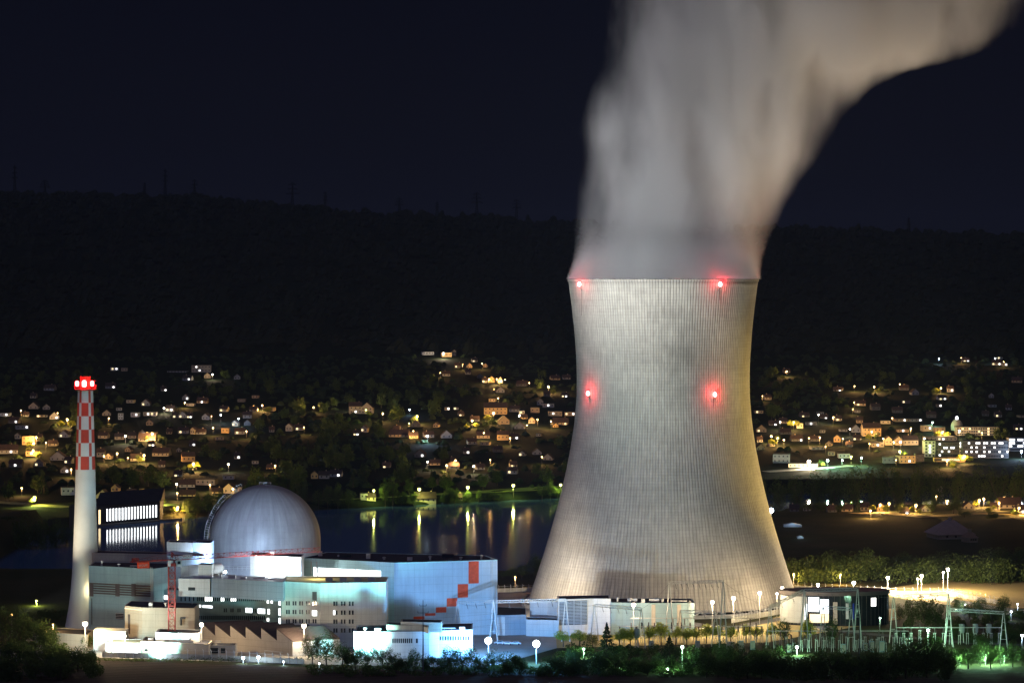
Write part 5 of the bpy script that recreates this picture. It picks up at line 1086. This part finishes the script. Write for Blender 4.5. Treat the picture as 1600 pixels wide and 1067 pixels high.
# ---------------------------------------------------------------- pylons on the ridge
PYL = mat('silhouette_black_steel', (.008, .008, .01), .9, .2, .5, spec=.05)  # near-black colour stands in for the pylons' unlit silhouette
def pylon(px, pt, pb, w, label, arms=3):
    Y = 5950 if px < 1000 else 5900; x = X(px, Y); zt_, zb_ = Z(pt, Y), Z(pb, Y)-3; H_ = zt_-zb_; root = thing('power_pylon', label, 'pylon', (x, Y, zb_), 0, 'pylons along the ridge')
    mb = MB(); k = Y/F; b_ = 2.3*k; tp = .5*k
    for sx in (-1, 1):
        for sy in (-1, 1): mb.bar((sx*b_, sy*b_, 0), (sx*tp, sy*tp, H_*.75), .7); mb.bar((sx*tp, sy*tp, H_*.75), (0, 0, H_), .6)
    for i in range(6):
        a, c_ = i/6, (i+1)/6; wa, wc = b_+(tp-b_)*a, b_+(tp-b_)*c_; mb.bar((-wa, -wa, H_*.75*a), (wc, -wc, H_*.75*c_), .45); mb.bar((wa, -wa, H_*.75*a), (-wc, -wc, H_*.75*c_), .45)
    mb.build('lattice_body', PYL, root)
    for j in range(arms):
        z = H_*(.58+.16*j); ww = w*k/2*(1, .8, .62)[j]; mb = MB(); mb.bar((-ww, 0, z), (ww, 0, z), .7); mb.bar((-ww, 0, z), (0, 0, z+2.5*k), .45); mb.bar((ww, 0, z), (0, 0, z+2.5*k), .45)
        for sx in (-1, 1): mb.bar((sx*ww, 0, z), (sx*ww, 0, z-3), .4)
        mb.build('crossarm', PYL, root)
for i, (px, pt, pb, w) in enumerate([(23, 257, 306, 10), (70, 281, 307, 16), (226, 285, 308, 5), (258, 263, 309, 10), (304, 280, 312, 12), (457, 284, 327, 20), (508, 299, 331, 8), (624, 309, 334, 14), (683, 315, 335, 6), (745, 300, 337, 18), (807, 311, 342, 14)]):
    pylon(px, pt, pb, w, 'dim lattice pylon on the dark ridge, %s from left' % ORD[i])
pylon(1420, 340, 365, 6, 'single dim pylon on the ridge right of the tower')
# ---------------------------------------------------------------- trees
def leafmat(name, c1, c2):
    m, t, b = new_mat(name); p = pos(t); f = M(t, 'MULTIPLY_ADD', nz(t, 1.1, 3, p), 2.4, -.7, clamp=True)
    g = N(t, 'ShaderNodeObjectInfo'); f = M(t, 'ADD', M(t, 'MULTIPLY', f, .7), M(t, 'MULTIPLY', g.outputs['Random'], .3))
    t.links.new(tint(t, f, c1, c2), b.inputs['Base Color']); b.inputs['Roughness'].default_value = .75; b.inputs['Specular IOR Level'].default_value = .2
    col = b.inputs['Base Color'].links[0].from_socket
    tr = N(t, 'ShaderNodeBsdfTranslucent'); t.links.new(col, tr.inputs['Color']); mx = N(t, 'ShaderNodeMixShader'); mx.inputs[0].default_value = .42
    t.links.new(b.outputs[0], mx.inputs[1]); t.links.new(tr.outputs[0], mx.inputs[2]); t.links.new(mx.outputs[0], t.nodes['Material Output'].inputs['Surface']); return m
LEAF = leafmat('green_leaves', (.035, .062, .016), (.10, .145, .035)); LEAFD = leafmat('dark_conifer_needles', (.018, .035, .014), (.045, .07, .025)); LEAF_LIT = leafmat('lamplit_leaves', (.26, .32, .045), (.46, .50, .07))  # the last one holds yellow lamplight on the crowns in its colour
BARK = mat('bark', (.09, .07, .05), .95, .4, 2)
def crown_mesh(name, kind, seed, n, m, leaf):
    r = random.Random(seed); v = []; f = []
    if kind == 'conifer': blobs = None
    else:
        blobs = []
        nb = {'broad': 34, 'globe': 16, 'bush': 16, 'poplar': 20}[kind]
        for i in range(nb):
            while True:
                a = Vector((r.uniform(-1, 1), r.uniform(-1, 1), r.uniform(-1, 1)))
                if .25 < a.length < 1: break
            if kind == 'broad': c = Vector((a.x*.40, a.y*.40, .55+a.z*.34)); s_ = r.uniform(.11, .21)
            elif kind == 'globe': c = Vector((a.x*.34, a.y*.34, .66+a.z*.22)); s_ = r.uniform(.13, .18)
            elif kind == 'bush': c = Vector((a.x*.42, a.y*.36, .42+a.z*.34)); s_ = r.uniform(.14, .24)
            else: c = Vector((a.x*.13, a.y*.13, .56+a.z*.38)); s_ = r.uniform(.07, .12)
            blobs.append((c, s_))
    for i in range(n):
        if blobs is None:
            z = r.uniform(.08, 1)**1.1; rad = (1-z)*.30*(1+.25*math.sin(z*60))*math.sqrt(r.uniform(.25, 1)); w = r.uniform(0, 6.28); q = Vector((rad*math.cos(w), rad*math.sin(w), z-rad*.25))
        else:
            c, s_ = r.choice(blobs)
            d_ = Vector((r.gauss(0, 1), r.gauss(0, 1), r.gauss(0, 1))).normalized()*s_*r.uniform(.55, 1.08); q = c+d_
        u = Vector((r.gauss(0, 1), r.gauss(0, 1), r.gauss(0, 1))).normalized(); w_ = u.orthogonal().normalized(); k = leaf*r.uniform(.6, 1.4); b0 = len(v)
        w2 = u.cross(w_)
        v += [tuple(q+w_*k), tuple(q+w2*k*.6), tuple(q-w_*k), tuple(q-w2*k*.6)]; f.append((b0, b0+1, b0+2, b0+3))
    me = bpy.data.meshes.new(name); me.from_pydata(v, [], f); me.materials.append(m); return me
def trunk_mesh(kind, seed):
    r = random.Random(seed); mb = MB(); top = {'broad': .42, 'globe': .5, 'bush': .2, 'poplar': .5, 'conifer': .5}[kind]
    mb.bar((0, 0, -.05), (0, 0, top), .026, 7, .016); 
    if kind == 'conifer': mb.bar((0, 0, top), (0, 0, .95), .016, 6, .004)
    else:
        for i in range(7):
            w = 6.28*i/7+r.uniform(-.3, .3); L = {'poplar': .08, 'bush': .3, 'globe': .26, 'broad': .34}[kind]
            a = Vector((0, 0, top*r.uniform(.7, 1))); b_ = Vector((L*math.cos(w), L*math.sin(w), top+r.uniform(.15, .34))); mb.bar(a, b_, .012, 5, .004)
            c_ = b_+Vector((r.uniform(-.08, .08), r.uniform(-.08, .08), .12)); mb.bar(a.lerp(b_, .6), c_, .006, 4, .002)
    me = bpy.data.meshes.new('trunk'); me.from_pydata(mb.v, [], mb.f); me.materials.append(BARK); return me
KIND = {}
for key, kd, seed, n, m_, lf in (('b1', 'broad', 1, 3600, LEAF, .017), ('b2', 'broad', 2, 3600, LEAF, .017), ('b3', 'broad', 3, 2400, LEAF, .020), ('g1', 'globe', 4, 2600, LEAF_LIT, .020), ('g2', 'globe', 8, 2600, LEAF_LIT, .020), ('s1', 'bush', 5, 2600, LEAF, .026), ('s2', 'bush', 6, 2600, LEAF, .026), ('p1', 'poplar', 7, 2200, LEAF, .014), ('c1', 'conifer', 9, 2600, LEAFD, .018), ('h1', 'broad', 11, 700, LEAF, .05), ('h2', 'broad', 12, 700, LEAF, .05), ('hc', 'conifer', 13, 500, LEAFD, .035)):
    KIND[key] = (crown_mesh('crown', kd, seed, n, m_, lf), trunk_mesh(kd, seed))
trand = random.Random(21)
def tree(px, pt, pb, w, key, label, group, Y=None, name=None):
    if Y is None: x, Y, zb = hit(px, pb)
    else: x = X(px, Y); zb = T(x, Y)
    H_ = Z(pt, Y)-zb; W_ = w/F*Y*(1.3 if pb > 900 else 1.1)
    nm = name or {'c': 'conifer_tree', 's': 'bush', 'p': 'poplar_tree'}.get(key[0], 'tree' if key != 'hc' else 'conifer_tree')
    root = thing(nm, label, {'bush': 'bush'}.get(nm, 'tree'), (x, Y, zb), trand.uniform(0, 6.28), group)
    wf = {'c': .6, 's': 1.15, 'p': .42, 'g': .85}.get(key[0], 1.12)
    if key == 'hc': wf = .6
    for nm2, me in zip(('crown', 'trunk'), KIND[key]):
        o_ = bpy.data.objects.new(nm2, me); C.objects.link(o_); o_.parent = root; o_.scale = (W_/wf, W_/wf, H_)
def row(L, phrase, group, noun=None):
    L = sorted(L); cnt = {}
    for q in L: cnt.setdefault(q[4][0], []).append(q)
    for q in L:
        c_ = cnt[q[4][0]]; i = c_.index(q)
        kn = noun or {'b': 'leafy tree', 'g': 'round-crowned tree', 's': 'bush', 'p': 'slender poplar', 'c': 'pointed conifer', 'h': 'dark tree'}[q[4][0]]
        n_ = ORD[i] if i < 20 else 'twentieth'
        tree(q[0], q[1], q[2], q[3], q[4], '%s, %s from left %s' % (kn, n_, phrase) if len(c_) > 1 else '%s %s' % (kn, phrase), group, Y=q[5] if len(q) > 5 else None)
g1 = 'dark trees in front of the plant'
row([(488, 988, 1041, 34, 'b1'), (510, 984, 1040, 44, 'b2'), (535, 1000, 1043, 30, 'b3'), (556, 1003, 1045, 34, 's1'), (575, 1001, 1046, 40, 'b1'), (598, 1003, 1046, 34, 'b2'), (617, 1014, 1047, 24, 's2'), (638, 1018, 1048, 26, 's1'), (649, 1009, 1047, 20, 'b3'), (668, 1016, 1048, 26, 's2'), (690, 1022, 1049, 28, 's1')], 'before the low offices, left of the power pole line', g1)
row([(702, 1006, 1050, 26, 'b3'), (722, 1006, 1050, 48, 'b1'), (748, 1018, 1051, 28, 's1'), (772, 1012, 1051, 26, 'b2'), (796, 1012, 1053, 34, 's2'), (812, 1018, 1054, 26, 's1'), (860, 1018, 1054, 34, 's2'), (881, 1022, 1055, 36, 's1')], 'between the white offices and the brilliant floodlight', g1)
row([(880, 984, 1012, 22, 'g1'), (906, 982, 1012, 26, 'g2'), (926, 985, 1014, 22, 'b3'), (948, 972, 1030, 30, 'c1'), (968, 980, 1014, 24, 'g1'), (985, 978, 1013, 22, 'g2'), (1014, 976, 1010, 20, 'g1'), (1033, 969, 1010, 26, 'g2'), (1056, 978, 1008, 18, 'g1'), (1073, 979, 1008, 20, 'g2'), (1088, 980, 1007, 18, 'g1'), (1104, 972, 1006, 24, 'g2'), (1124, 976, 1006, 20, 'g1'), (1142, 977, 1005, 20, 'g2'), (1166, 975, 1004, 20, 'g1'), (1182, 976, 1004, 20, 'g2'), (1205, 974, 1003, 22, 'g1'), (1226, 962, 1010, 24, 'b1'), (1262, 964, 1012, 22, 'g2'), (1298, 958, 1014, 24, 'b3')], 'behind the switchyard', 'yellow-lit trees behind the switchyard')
row([(935, 1010, 1052, 40, 's1'), (962, 1012, 1053, 44, 'b1'), (990, 1020, 1054, 34, 's2'), (1012, 1024, 1055, 30, 's1'), (1028, 1018, 1054, 22, 'b2'), (1048, 1020, 1056, 26, 'b3'), (1082, 1000, 1054, 36, 's2'), (1046, 992, 1030, 26, 'c1'), (1104, 1014, 1058, 34, 'b1'), (1122, 1016, 1058, 34, 's1'), (1130, 998, 1045, 34, 'b2'), (1146, 1020, 1060, 30, 's2'), (905, 1020, 1054, 38, 'b2'), (895, 1010, 1040, 26, 's2')], 'in the front hedge below the switchyard', g1)
row([(1168, 1010, 1060, 46, 's1'), (1190, 1008, 1060, 40, 'b1'), (1215, 1015, 1061, 46, 's2'), (1245, 1018, 1062, 46, 's1'), (1272, 1016, 1062, 44, 's2'), (1300, 1008, 1062, 54, 'b1'), (1330, 1012, 1062, 48, 's1'), (1358, 1006, 1062, 50, 'b2'), (1385, 1008, 1062, 50, 's2'), (1415, 990, 1060, 60, 'b1'), (1448, 985, 1058, 70, 'b2'), (1476, 1002, 1056, 44, 'b3')], 'of the dark foreground clump right of the tower', 'nearly black trees in the right foreground')
row([(1495, 1008, 1042, 30, 'b3'), (1513, 1004, 1045, 44, 'b1'), (1532, 1000, 1040, 26, 'b2'), (1548, 1004, 1046, 34, 'b1'), (1563, 1002, 1040, 26, 'b3'), (1582, 998, 1042, 28, 'b2'), (1597, 1000, 1040, 26, 'b1')], 'in the green-lit garden at right', 'green-lit garden trees')
row([(1425, 928, 985, 26, 'b3'), (1445, 922, 990, 36, 'b1'), (1462, 932, 990, 30, 'b2'), (1498, 928, 958, 24, 'b2'), (1515, 936, 968, 28, 'b3'), (1532, 930, 960, 26, 'b1'), (1550, 940, 975, 26, 'b2'), (1566, 926, 966, 26, 'b1'), (1590, 946, 966, 20, 's1'), (1405, 942, 974, 16, 'b2'), (1412, 974, 1000, 16, 'c1'), (1520, 985, 1004, 30, 's1'), (1500, 970, 1000, 30, 's2'), (1535, 985, 1008, 30, 's2'), (1575, 975, 1000, 40, 's1')], 'between stubble field and garden', 'trees by the car park')
row([(1246, 868, 916, 34, 'b1', 1440), (1268, 864, 916, 40, 'b3', 1450), (1292, 862, 916, 40, 'b2', 1440), (1318, 857, 916, 52, 'b1', 1450), (1352, 856, 917, 52, 'b2', 1440), (1386, 868, 918, 44, 'b1', 1460), (1412, 862, 918, 56, 'b2', 1470), (1444, 866, 918, 52, 'b1', 1480), (1476, 860, 918, 60, 'b2', 1470), (1512, 864, 918, 56, 'b1', 1480), (1546, 856, 917, 60, 'b2', 1470), (1582, 852, 917, 60, 'b1', 1480), (1610, 850, 917, 50, 'b2', 1480)], 'of the tall belt beyond the golden field', 'belt of tall trees behind the golden field')
row([(786, 892, 920, 26, 'b3', 1455), (800, 886, 920, 24, 'b2', 1455), (815, 880, 920, 26, 'b1', 1455), (836, 864, 920, 34, 'b2', 1455), (850, 870, 920, 26, 'b1', 1455)], 'on the bank left of the tower foot', 'trees on the near river bank')
row([(8, 942, 1004, 40, 'b1'), (32, 950, 1010, 56, 'b2'), (62, 958, 1012, 44, 's1'), (78, 975, 1020, 34, 's2'), (20, 985, 1045, 60, 's1'), (60, 1000, 1050, 60, 's2'), (98, 1002, 1052, 50, 's1'), (122, 1000, 1048, 44, 's2'), (140, 1008, 1040, 30, 's1'), (10, 1015, 1064, 60, 's2'), (55, 1020, 1066, 60, 'b3'), (95, 1022, 1064, 60, 'b2')], 'of the dark thicket in the bottom left corner', 'thicket at the lower left')
row([(70, 948, 968, 40, 's1'), (92, 946, 968, 34, 's2'), (20, 948, 966, 30, 's1')], 'lit golden beyond the left fence', 'golden-lit hedge at left', 'lit bush')
row([(12, 806, 845, 44, 'b1', 1830), (38, 800, 845, 46, 'b2', 1830), (64, 804, 845, 40, 'b1', 1830), (88, 808, 848, 36, 'b2', 1840), (104, 812, 850, 26, 'b3', 1850), (120, 806, 836, 20, 'b2', 1880)], 'of the dark left river bank', 'dark trees on the left river bank')
row([(292, 775, 818, 22, 'b1'), (308, 768, 816, 26, 'b2'), (326, 764, 815, 26, 'b1'), (344, 760, 812, 26, 'b3'), (300, 795, 822, 24, 's1'), (392, 742, 790, 30, 'b2'), (418, 738, 790, 30, 'b1'), (436, 730, 790, 18, 'p1'), (450, 732, 792, 22, 'p1'), (470, 748, 794, 26, 'b1'), (498, 762, 796, 22, 'b3'), (512, 756, 796, 28, 'b1'), (528, 754, 795, 26, 'b2'), (545, 762, 794, 24, 'b3'), (602, 748, 791, 22, 'b2'), (614, 744, 791, 20, 'p1'), (627, 762, 791, 22, 's1')], 'along the far shore near the dome', 'trees along the far shore')
row([(646, 766, 789, 18, 'b3'), (692, 770, 789, 20, 's1'), (700, 758, 789, 22, 'b2'), (710, 760, 788, 20, 'b1'), (731, 766, 788, 20, 'b2'), (748, 764, 786, 12, 'b3'), (772, 765, 786, 26, 's1'), (763, 770, 787, 14, 's2'), (847, 754, 781, 22, 'b1'), (860, 748, 781, 22, 'b2'), (871, 760, 780, 18, 'b3')], 'along the lake lawn left of the tower', 'trees along the lake lawn')
row([(1188, 742, 775, 26, 'b1', 2140), (1215, 745, 775, 34, 'b2', 2140), (1245, 738, 775, 36, 'b1', 2150), (1275, 730, 778, 40, 'b2', 2150), (1305, 728, 778, 40, 'b1', 2140), (1335, 722, 780, 44, 'b2', 2120), (1368, 720, 780, 44, 'b1', 2130), (1400, 722, 780, 44, 'b2', 2120), (1432, 720, 780, 44, 'b1', 2120), (1464, 722, 782, 44, 'b2', 2110), (1496, 726, 782, 44, 'b1', 2100), (1528, 726, 782, 44, 'b2', 2110), (1560, 724, 782, 44, 'b1', 2100), (1592, 722, 782, 44, 'b2', 2100)], 'of the dark wood under the town', 'dark riverside wood at right')
row([(1262, 782, 800, 20, 'b1'), (1282, 780, 801, 24, 'b2'), (1312, 784, 802, 20, 'b3'), (1340, 776, 800, 12, 'c1'), (1362, 788, 803, 12, 'g1'), (1405, 784, 803, 22, 'b1'), (1455, 780, 803, 22, 'b2'), (1490, 782, 803, 30, 'b3'), (1507, 796, 808, 30, 'b1'), (1545, 790, 806, 14, 'g2'), (1586, 797, 808, 14, 'g1'), (1550, 796, 812, 20, 's1')], 'in the village at right', 'village trees')
# dark trees between the houses on the hillside
hr = random.Random(3); spots = []; hp = [(h_[0], h_[1]-h_[3]*.5, h_[2]/2+5) for h_ in HOUSES]+[(q[0], q[1], 6) for q in TL]+[(1520, 700, 80), (1495, 665, 12)]
tries = 0
while len(spots) < 250 and tries < 9000:
    tries += 1
    px = hr.choice((hr.uniform(0, 890), hr.uniform(0, 890), hr.uniform(1180, 1600))); pb = 585+200*hr.random()**.8
    if px > 1180 and pb > 712: continue
    if px < 900 and pb > lerp([(0, 790), (120, 770), (250, 770), (500, 780), (890, 760)], px): continue
    h_ = hr.uniform(12, 22)*(1+(pb-600)/260)
    if any(abs(px-a) < c_+h_*.25 and (b_-4 < pb and pb-h_ < b_+6) for a, b_, c_ in hp): continue
    spots.append((px, pb, h_))
spots.sort(key=lambda q: -q[2]*(1+(q[1]-600)/500)); wood = spots[95:]; spots = spots[:95]
wr = random.Random(9); wv = []; wf_ = []
for px, pb, h_ in wood:
    x, Y, zb = hit(px, pb); H_ = h_/F*Y; W_ = H_*.42; bl = [(wr.uniform(-.7, .7), wr.uniform(-.7, .7), wr.uniform(.35, .85)) for _ in range(9)]
    for i in range(330):
        c_ = wr.choice(bl); q = Vector((x+(c_[0]+wr.gauss(0, .2))*W_, Y+(c_[1]+wr.gauss(0, .2))*W_, zb+(c_[2]+wr.gauss(0, .10))*H_))
        u = Vector((wr.gauss(0, 1), wr.gauss(0, 1), wr.gauss(0, 1))).normalized(); a_ = u.orthogonal().normalized()*.75; b_ = u.cross(a_).normalized()*.5; b0 = len(wv)
        wv += [tuple(q+a_), tuple(q+b_), tuple(q-a_), tuple(q-b_)]; wf_.append((b0, b0+1, b0+2, b0+3))
tag(pym('woods', wv, wf_, LEAF), 'smaller dark trees scattered between the houses of the far hillside', None, None, 'stuff')
for i, (px, pb, h_) in enumerate(spots):
    key = hr.choice(('h1', 'h2', 'h1', 'h2', 'hc')); tree(px, pb-h_, pb, h_*(.85 if key != 'hc' else .5), key, 'dark conifer between houses on the far hillside' if key == 'hc' else 'dark tree between houses on the far hillside', 'dark conifers on the far hillside' if key == 'hc' else 'dark trees on the far hillside')
# forest on the hill: a far-off wood, one mass
fr_ = random.Random(17); v = []; f = []
def clump(x, y, z, r, h):
    b0 = len(v); k = 6
    for lv, (rr, zz) in enumerate(((.8, 0), (1, .4), (.55, .85))):
        for i in range(k):
            w = 6.283*i/k+lv*.5; q = rr*r*fr_.uniform(.75, 1.2); v.append((x+q*math.cos(w), y+q*math.sin(w), z+h*zz*fr_.uniform(.85, 1.1)))
    v.append((x, y, z+h))
    for lv in range(2):
        for i in range(k): j = (i+1) % k; f.append((b0+lv*k+i, b0+lv*k+j, b0+(lv+1)*k+j, b0+(lv+1)*k+i))
    for i in range(k): f.append((b0+2*k+i, b0+2*k+(i+1) % k, b0+3*k))
for i in range(5200):
    y = fr_.uniform(3450, 6050); x = fr_.uniform(-.24, .24)*y; clump(x, y, T(x, y)-2, fr_.uniform(7, 13), fr_.uniform(10, 20))
for i in range(700):
    y = fr_.uniform(5850, 6030); x = fr_.uniform(-1250, 1250); clump(x, y, T(x, y)-2, fr_.uniform(6, 11), fr_.uniform(6, 13)*(1.35 if x < -420 else .6))
FOR = mat('forest_canopy', (.022, .026, .016), 1, .5, .05, spec=.05)
tag(pym('forest', v, f, FOR), 'dark wooded hillside rising behind the town to the ridge', 'forest', kind='stuff')
v = []; f = []
for i in range(5200):
    x, y = fr_.uniform(-700, 750), fr_.uniform(2270, 3420)
    px = CX+x/y*F; py = HY+(CH-T(x, y))/y*F
    if T(x, y) < -18: continue
    if any(abs(px-a) < c_+3 and abs(py-b_) < 9 for a, b_, c_ in hp): continue
    if py > (712 if px > 1100 else 770): continue
    clump(x, y, T(x, y)-1, fr_.uniform(2, 5), fr_.uniform(2.5, 6))
tag(pym('undergrowth', v, f, LEAFD), 'dark gardens and hedges filling the hillside between the houses', 'undergrowth', kind='stuff')

def hedge_mass(name, label, x0, x1, py0, py1, h0, h1, n, m_, seed, leaf=.34, rad=1.0):
    r = random.Random(seed); v = []; f = []; cl = []
    for i in range(int((x1-x0)/5)):
        px = r.uniform(x0, x1); pb = r.uniform(py0, py1); x, Y = G(px, pb); cl.append((x, Y, r.uniform(h0, h1), r.uniform(1.6, 3.4)*rad))
    for i in range(n):
        x, Y, h, rr = r.choice(cl); d_ = Vector((r.gauss(0, 1), r.gauss(0, 1), r.gauss(0, 1))).normalized()*r.uniform(.5, 1.05)
        q = Vector((x+d_.x*rr, Y+d_.y*rr, max(.05, h*.5+d_.z*h*.5))); u = Vector((r.gauss(0, 1), r.gauss(0, 1), r.gauss(0, 1))).normalized(); w_ = u.orthogonal().normalized(); w2 = u.cross(w_); k = leaf*r.uniform(.6, 1.4); b0 = len(v)
        v += [tuple(q+w_*k), tuple(q+w2*k*.6), tuple(q-w_*k), tuple(q-w2*k*.6)]; f.append((b0, b0+1, b0+2, b0+3))
    return tag(pym(name, v, f, m_), label, None, None, 'stuff')
hedge_mass('shrubbery', 'dark continuous undergrowth under the front trees', 478, 1160, 1044, 1057, 1.4, 3.2, 15000, LEAF, 31)
hedge_mass('shrubbery', 'black undergrowth filling the right foreground clump', 1150, 1490, 1046, 1064, 4, 8, 18000, LEAF, 32)
hedge_mass('shrubbery', 'dark thicket floor in the lower left corner', 0, 155, 1010, 1066, 3, 7, 16000, LEAF, 33)
hedge_mass('shrubbery', 'low shrubs between the switchyard and the front hedge', 870, 1240, 1016, 1034, 2, 4, 9000, LEAF, 34)
hedge_mass('shrubbery', 'shrubs round the car park and garden at the right', 1400, 1605, 966, 1006, 2, 4.5, 11000, LEAF, 35)
hedge_mass('shrubbery', 'weeds and low bushes along the bright front fence', 165, 480, 1030, 1034, .6, 1.6, 1500, LEAF, 36, .25)

hedge_mass('shrubbery', 'ochre-lit thicket filling the tall tree belt beyond the golden field', 1236, 1625, 903, 913, 5, 13, 30000, LEAF, 37, .5, 2.4)
# roof clutter, ladders and pipes on the plant buildings
rc = random.Random(8)
def clutter(nm, spots, zr):
    root = bpy.data.objects[nm]; o = root.location
    for i, (px, py) in enumerate(spots):
        Y = YG(py, zr); q = Vector((X(px, Y), Y+1.5, zr)); mb = MB(o); w = rc.uniform(.6, 1.6); h = rc.uniform(.7, 2.0)
        k = rc.randint(0, 2)
        if k == 0: mb.box(q.x-w, q.x+w, q.y-1, q.y+1, zr+.1, zr+h); mb.build('roof_unit', STEEL, root)
        elif k == 1: mb.lathe([(.4, zr+.1), (.4, zr+h), (.75, zr+h+.1), (.75, zr+h+.35), (.1, zr+h+.6)], q.x, q.y, 10); mb.build('roof_fan', STEEL, root)
        else: mb.bar((q.x-w*2, q.y, zr+.7), (q.x+w*2, q.y, zr+.7), .25, 8); mb.bar((q.x-w, q.y, zr+.1), (q.x-w, q.y, zr+.7), .1); mb.bar((q.x+w, q.y, zr+.1), (q.x+w, q.y, zr+.7), .1); mb.build('roof_pipe', STEEL, root)
clutter('turbine_hall', [(500, 869), (530, 870), (575, 873), (600, 875), (640, 876), (672, 875.5), (720, 875), (752, 874)], 30)
clutter('office_wing', [(256, 920.5), (286, 921), (318, 923)], 18)
clutter('roof_storey', [(345, 903), (362, 904), (380, 905), (404, 906.5), (425, 908)], 25.5)
clutter('long_hall', [(965, 941), (985, 941), (1005, 942), (1035, 941.5), (1062, 941.5)], 13)
clutter('administration_block', [(570, 987), (590, 987), (700, 984.5), (722, 984)], 10)
clutter('low_store', [(235, 1001.5), (262, 1003), (300, 1005)], 5.2)
clutter('beige_store', [(235, 949), (258, 949.5)], 15)
clutter('ventilation_building', [(158, 884.5), (185, 886), (214, 887)], 27)
clutter('plant_room', [(402, 868), (425, 868.5)], 32)
def ladder(nm, a, b2, px, zb_, zt_2):
    root = bpy.data.objects[nm]; o = root.location; W = Wall(a, b2); u = W.u(px); mb = MB(o)
    for k in (-.35, .35): W.slab(mb, u+k-.05, u+k+.05, zb_, zt_2, out=.45, inn=-.35)
    z = zb_
    while z < zt_2: W.slab(mb, u-.35, u+.35, z, z+.08, out=.42, inn=-.36); z += .7
    mb.build('ladder', STEEL, root)
f_ = foot(30, [(616, 879.5), (777, 875)]); ladder('turbine_hall', f_[0], f_[1], 768, 0, 31)
f_ = foot(27, [(138.5, 884), (240, 889)]); ladder('ventilation_building', f_[0], f_[1], 237.5, 8, 28)
f_ = foot(13, [(1016, 942.5), (1085, 942)]); ladder('long_hall', f_[0], f_[1], 1078, 0, 14)
# parked cars
def mk_car(lab):
    root = thing('parked_car', lab, 'car', (0, 0, 0), 0, 'cars on the lit car parks')
    mb = MB(); pr = [(-2.1, .35), (-2.15, .8), (-1.3, .95), (-.7, 1.42), (.8, 1.45), (1.5, .98), (2.1, .85), (2.15, .35)]
    n = len(pr); 
    for y in (-.85, .85): mb.v += [(x_, y*(.82 if z_ > 1.2 else 1), z_) for x_, z_ in pr]
    mb.f.append(tuple(range(n))); mb.f.append(tuple(2*n-1-i for i in range(n)))
    for i in range(n): j = (i+1) % n; mb.f.append((i, n+i, n+j, j))
    mb.mi = [0]*len(mb.f); mb.build('body', CARP, root)
    mb = MB(); mb.quadbox([(-.95, -.87, 1.0), (1.1, -.87, 1.0), (.75, -.75, 1.38), (-.6, -.75, 1.38), (-.95, -.83, 1.0), (1.1, -.83, 1.0), (.75, -.71, 1.38), (-.6, -.71, 1.38)]); mb.build('side_window', GLASS, root)
    for x_ in (-1.35, 1.35):
        for y_ in (-.86, .86): mb = MB(); mb.bar((x_, y_-.1, .33), (x_, y_+.1, .33), .33, 14); mb.build('wheel', TYRE, root)
    return root
CARP = mat('silver_car_paint', (.45, .47, .50), .3, .1, 1, metal=.4, spec=.6); TYRE = mat('tyre_rubber', (.03, .03, .03), .8)
cs = [(1500, 955), (1512, 955.5), (1523, 956), (1536, 956), (1548, 956.5), (1580, 962), (1592, 962), (780, 1006), (793, 1007), (806, 1007), (205, 1026), (1075, 985), (1098, 985)]
cp_ = [(*G(x_, y_), .1, rc.uniform(-.2, .2), (1, 1, 1)) for x_, y_ in cs]
place_all(cp_, mk_car, ['silver car on the dark car park beyond the garden trees, %s from left' % ORD[i] for i in range(7)]+['silver car in the blue-lit yard, %s from left' % ORD[i] for i in range(3)]+['silver car under the lit gate canopy', 'silver car before the long hall, left one', 'silver car before the long hall, right one'])
for i, px in enumerate((1508, 1590)): lamp(px, 944-i*1, 958, 'cool', 4500, None, 'white car park lamp, %s one beyond the garden trees' % ('left', 'right')[i], None, .35, name='garden_lamp')
# extra lit trees by the brightest street lamps
hr2 = random.Random(77)
for px, py, kd, s_ in TL:
    if s_ < 1.5 or kd in ('cool', 'warm') or 500 < px < 900 and py > 750: continue
    for k in range(1 if s_ < 2 else 2):
        dx_ = hr2.choice((-1, 1))*hr2.uniform(4, 10); hh = hr2.uniform(9, 16); pb_ = py+hr2.uniform(10, 16)
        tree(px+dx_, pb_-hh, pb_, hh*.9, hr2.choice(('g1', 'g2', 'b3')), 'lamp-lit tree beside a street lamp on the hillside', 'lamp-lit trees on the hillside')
lamp(733, 339, 343, 'cool', 0, None, 'tiny white light on the ridge among the pylons', None, 1.2, name='ridge_light')
# ---------------------------------------------------------------- the night air over the valley
m = bpy.data.materials.new('haze'); m.use_nodes = True; t = m.node_tree; t.nodes.clear()
out = N(t, 'ShaderNodeOutputMaterial'); pv = N(t, 'ShaderNodeVolumePrincipled'); t.links.new(pv.outputs[0], out.inputs['Volume'])
pv.inputs['Color'].default_value = (0.42, 0.60, 1.0, 1); pv.inputs['Density'].default_value = 2.1e-5; pv.inputs['Anisotropy'].default_value = 0.2
m.cycles.homogeneous_volume = True
mb = MB(); mb.box(-4200, 4200, -400, 9200, -420, 345); hz = mb.build('haze', m); tag(hz, 'thin night haze over the whole river valley', kind='stuff')
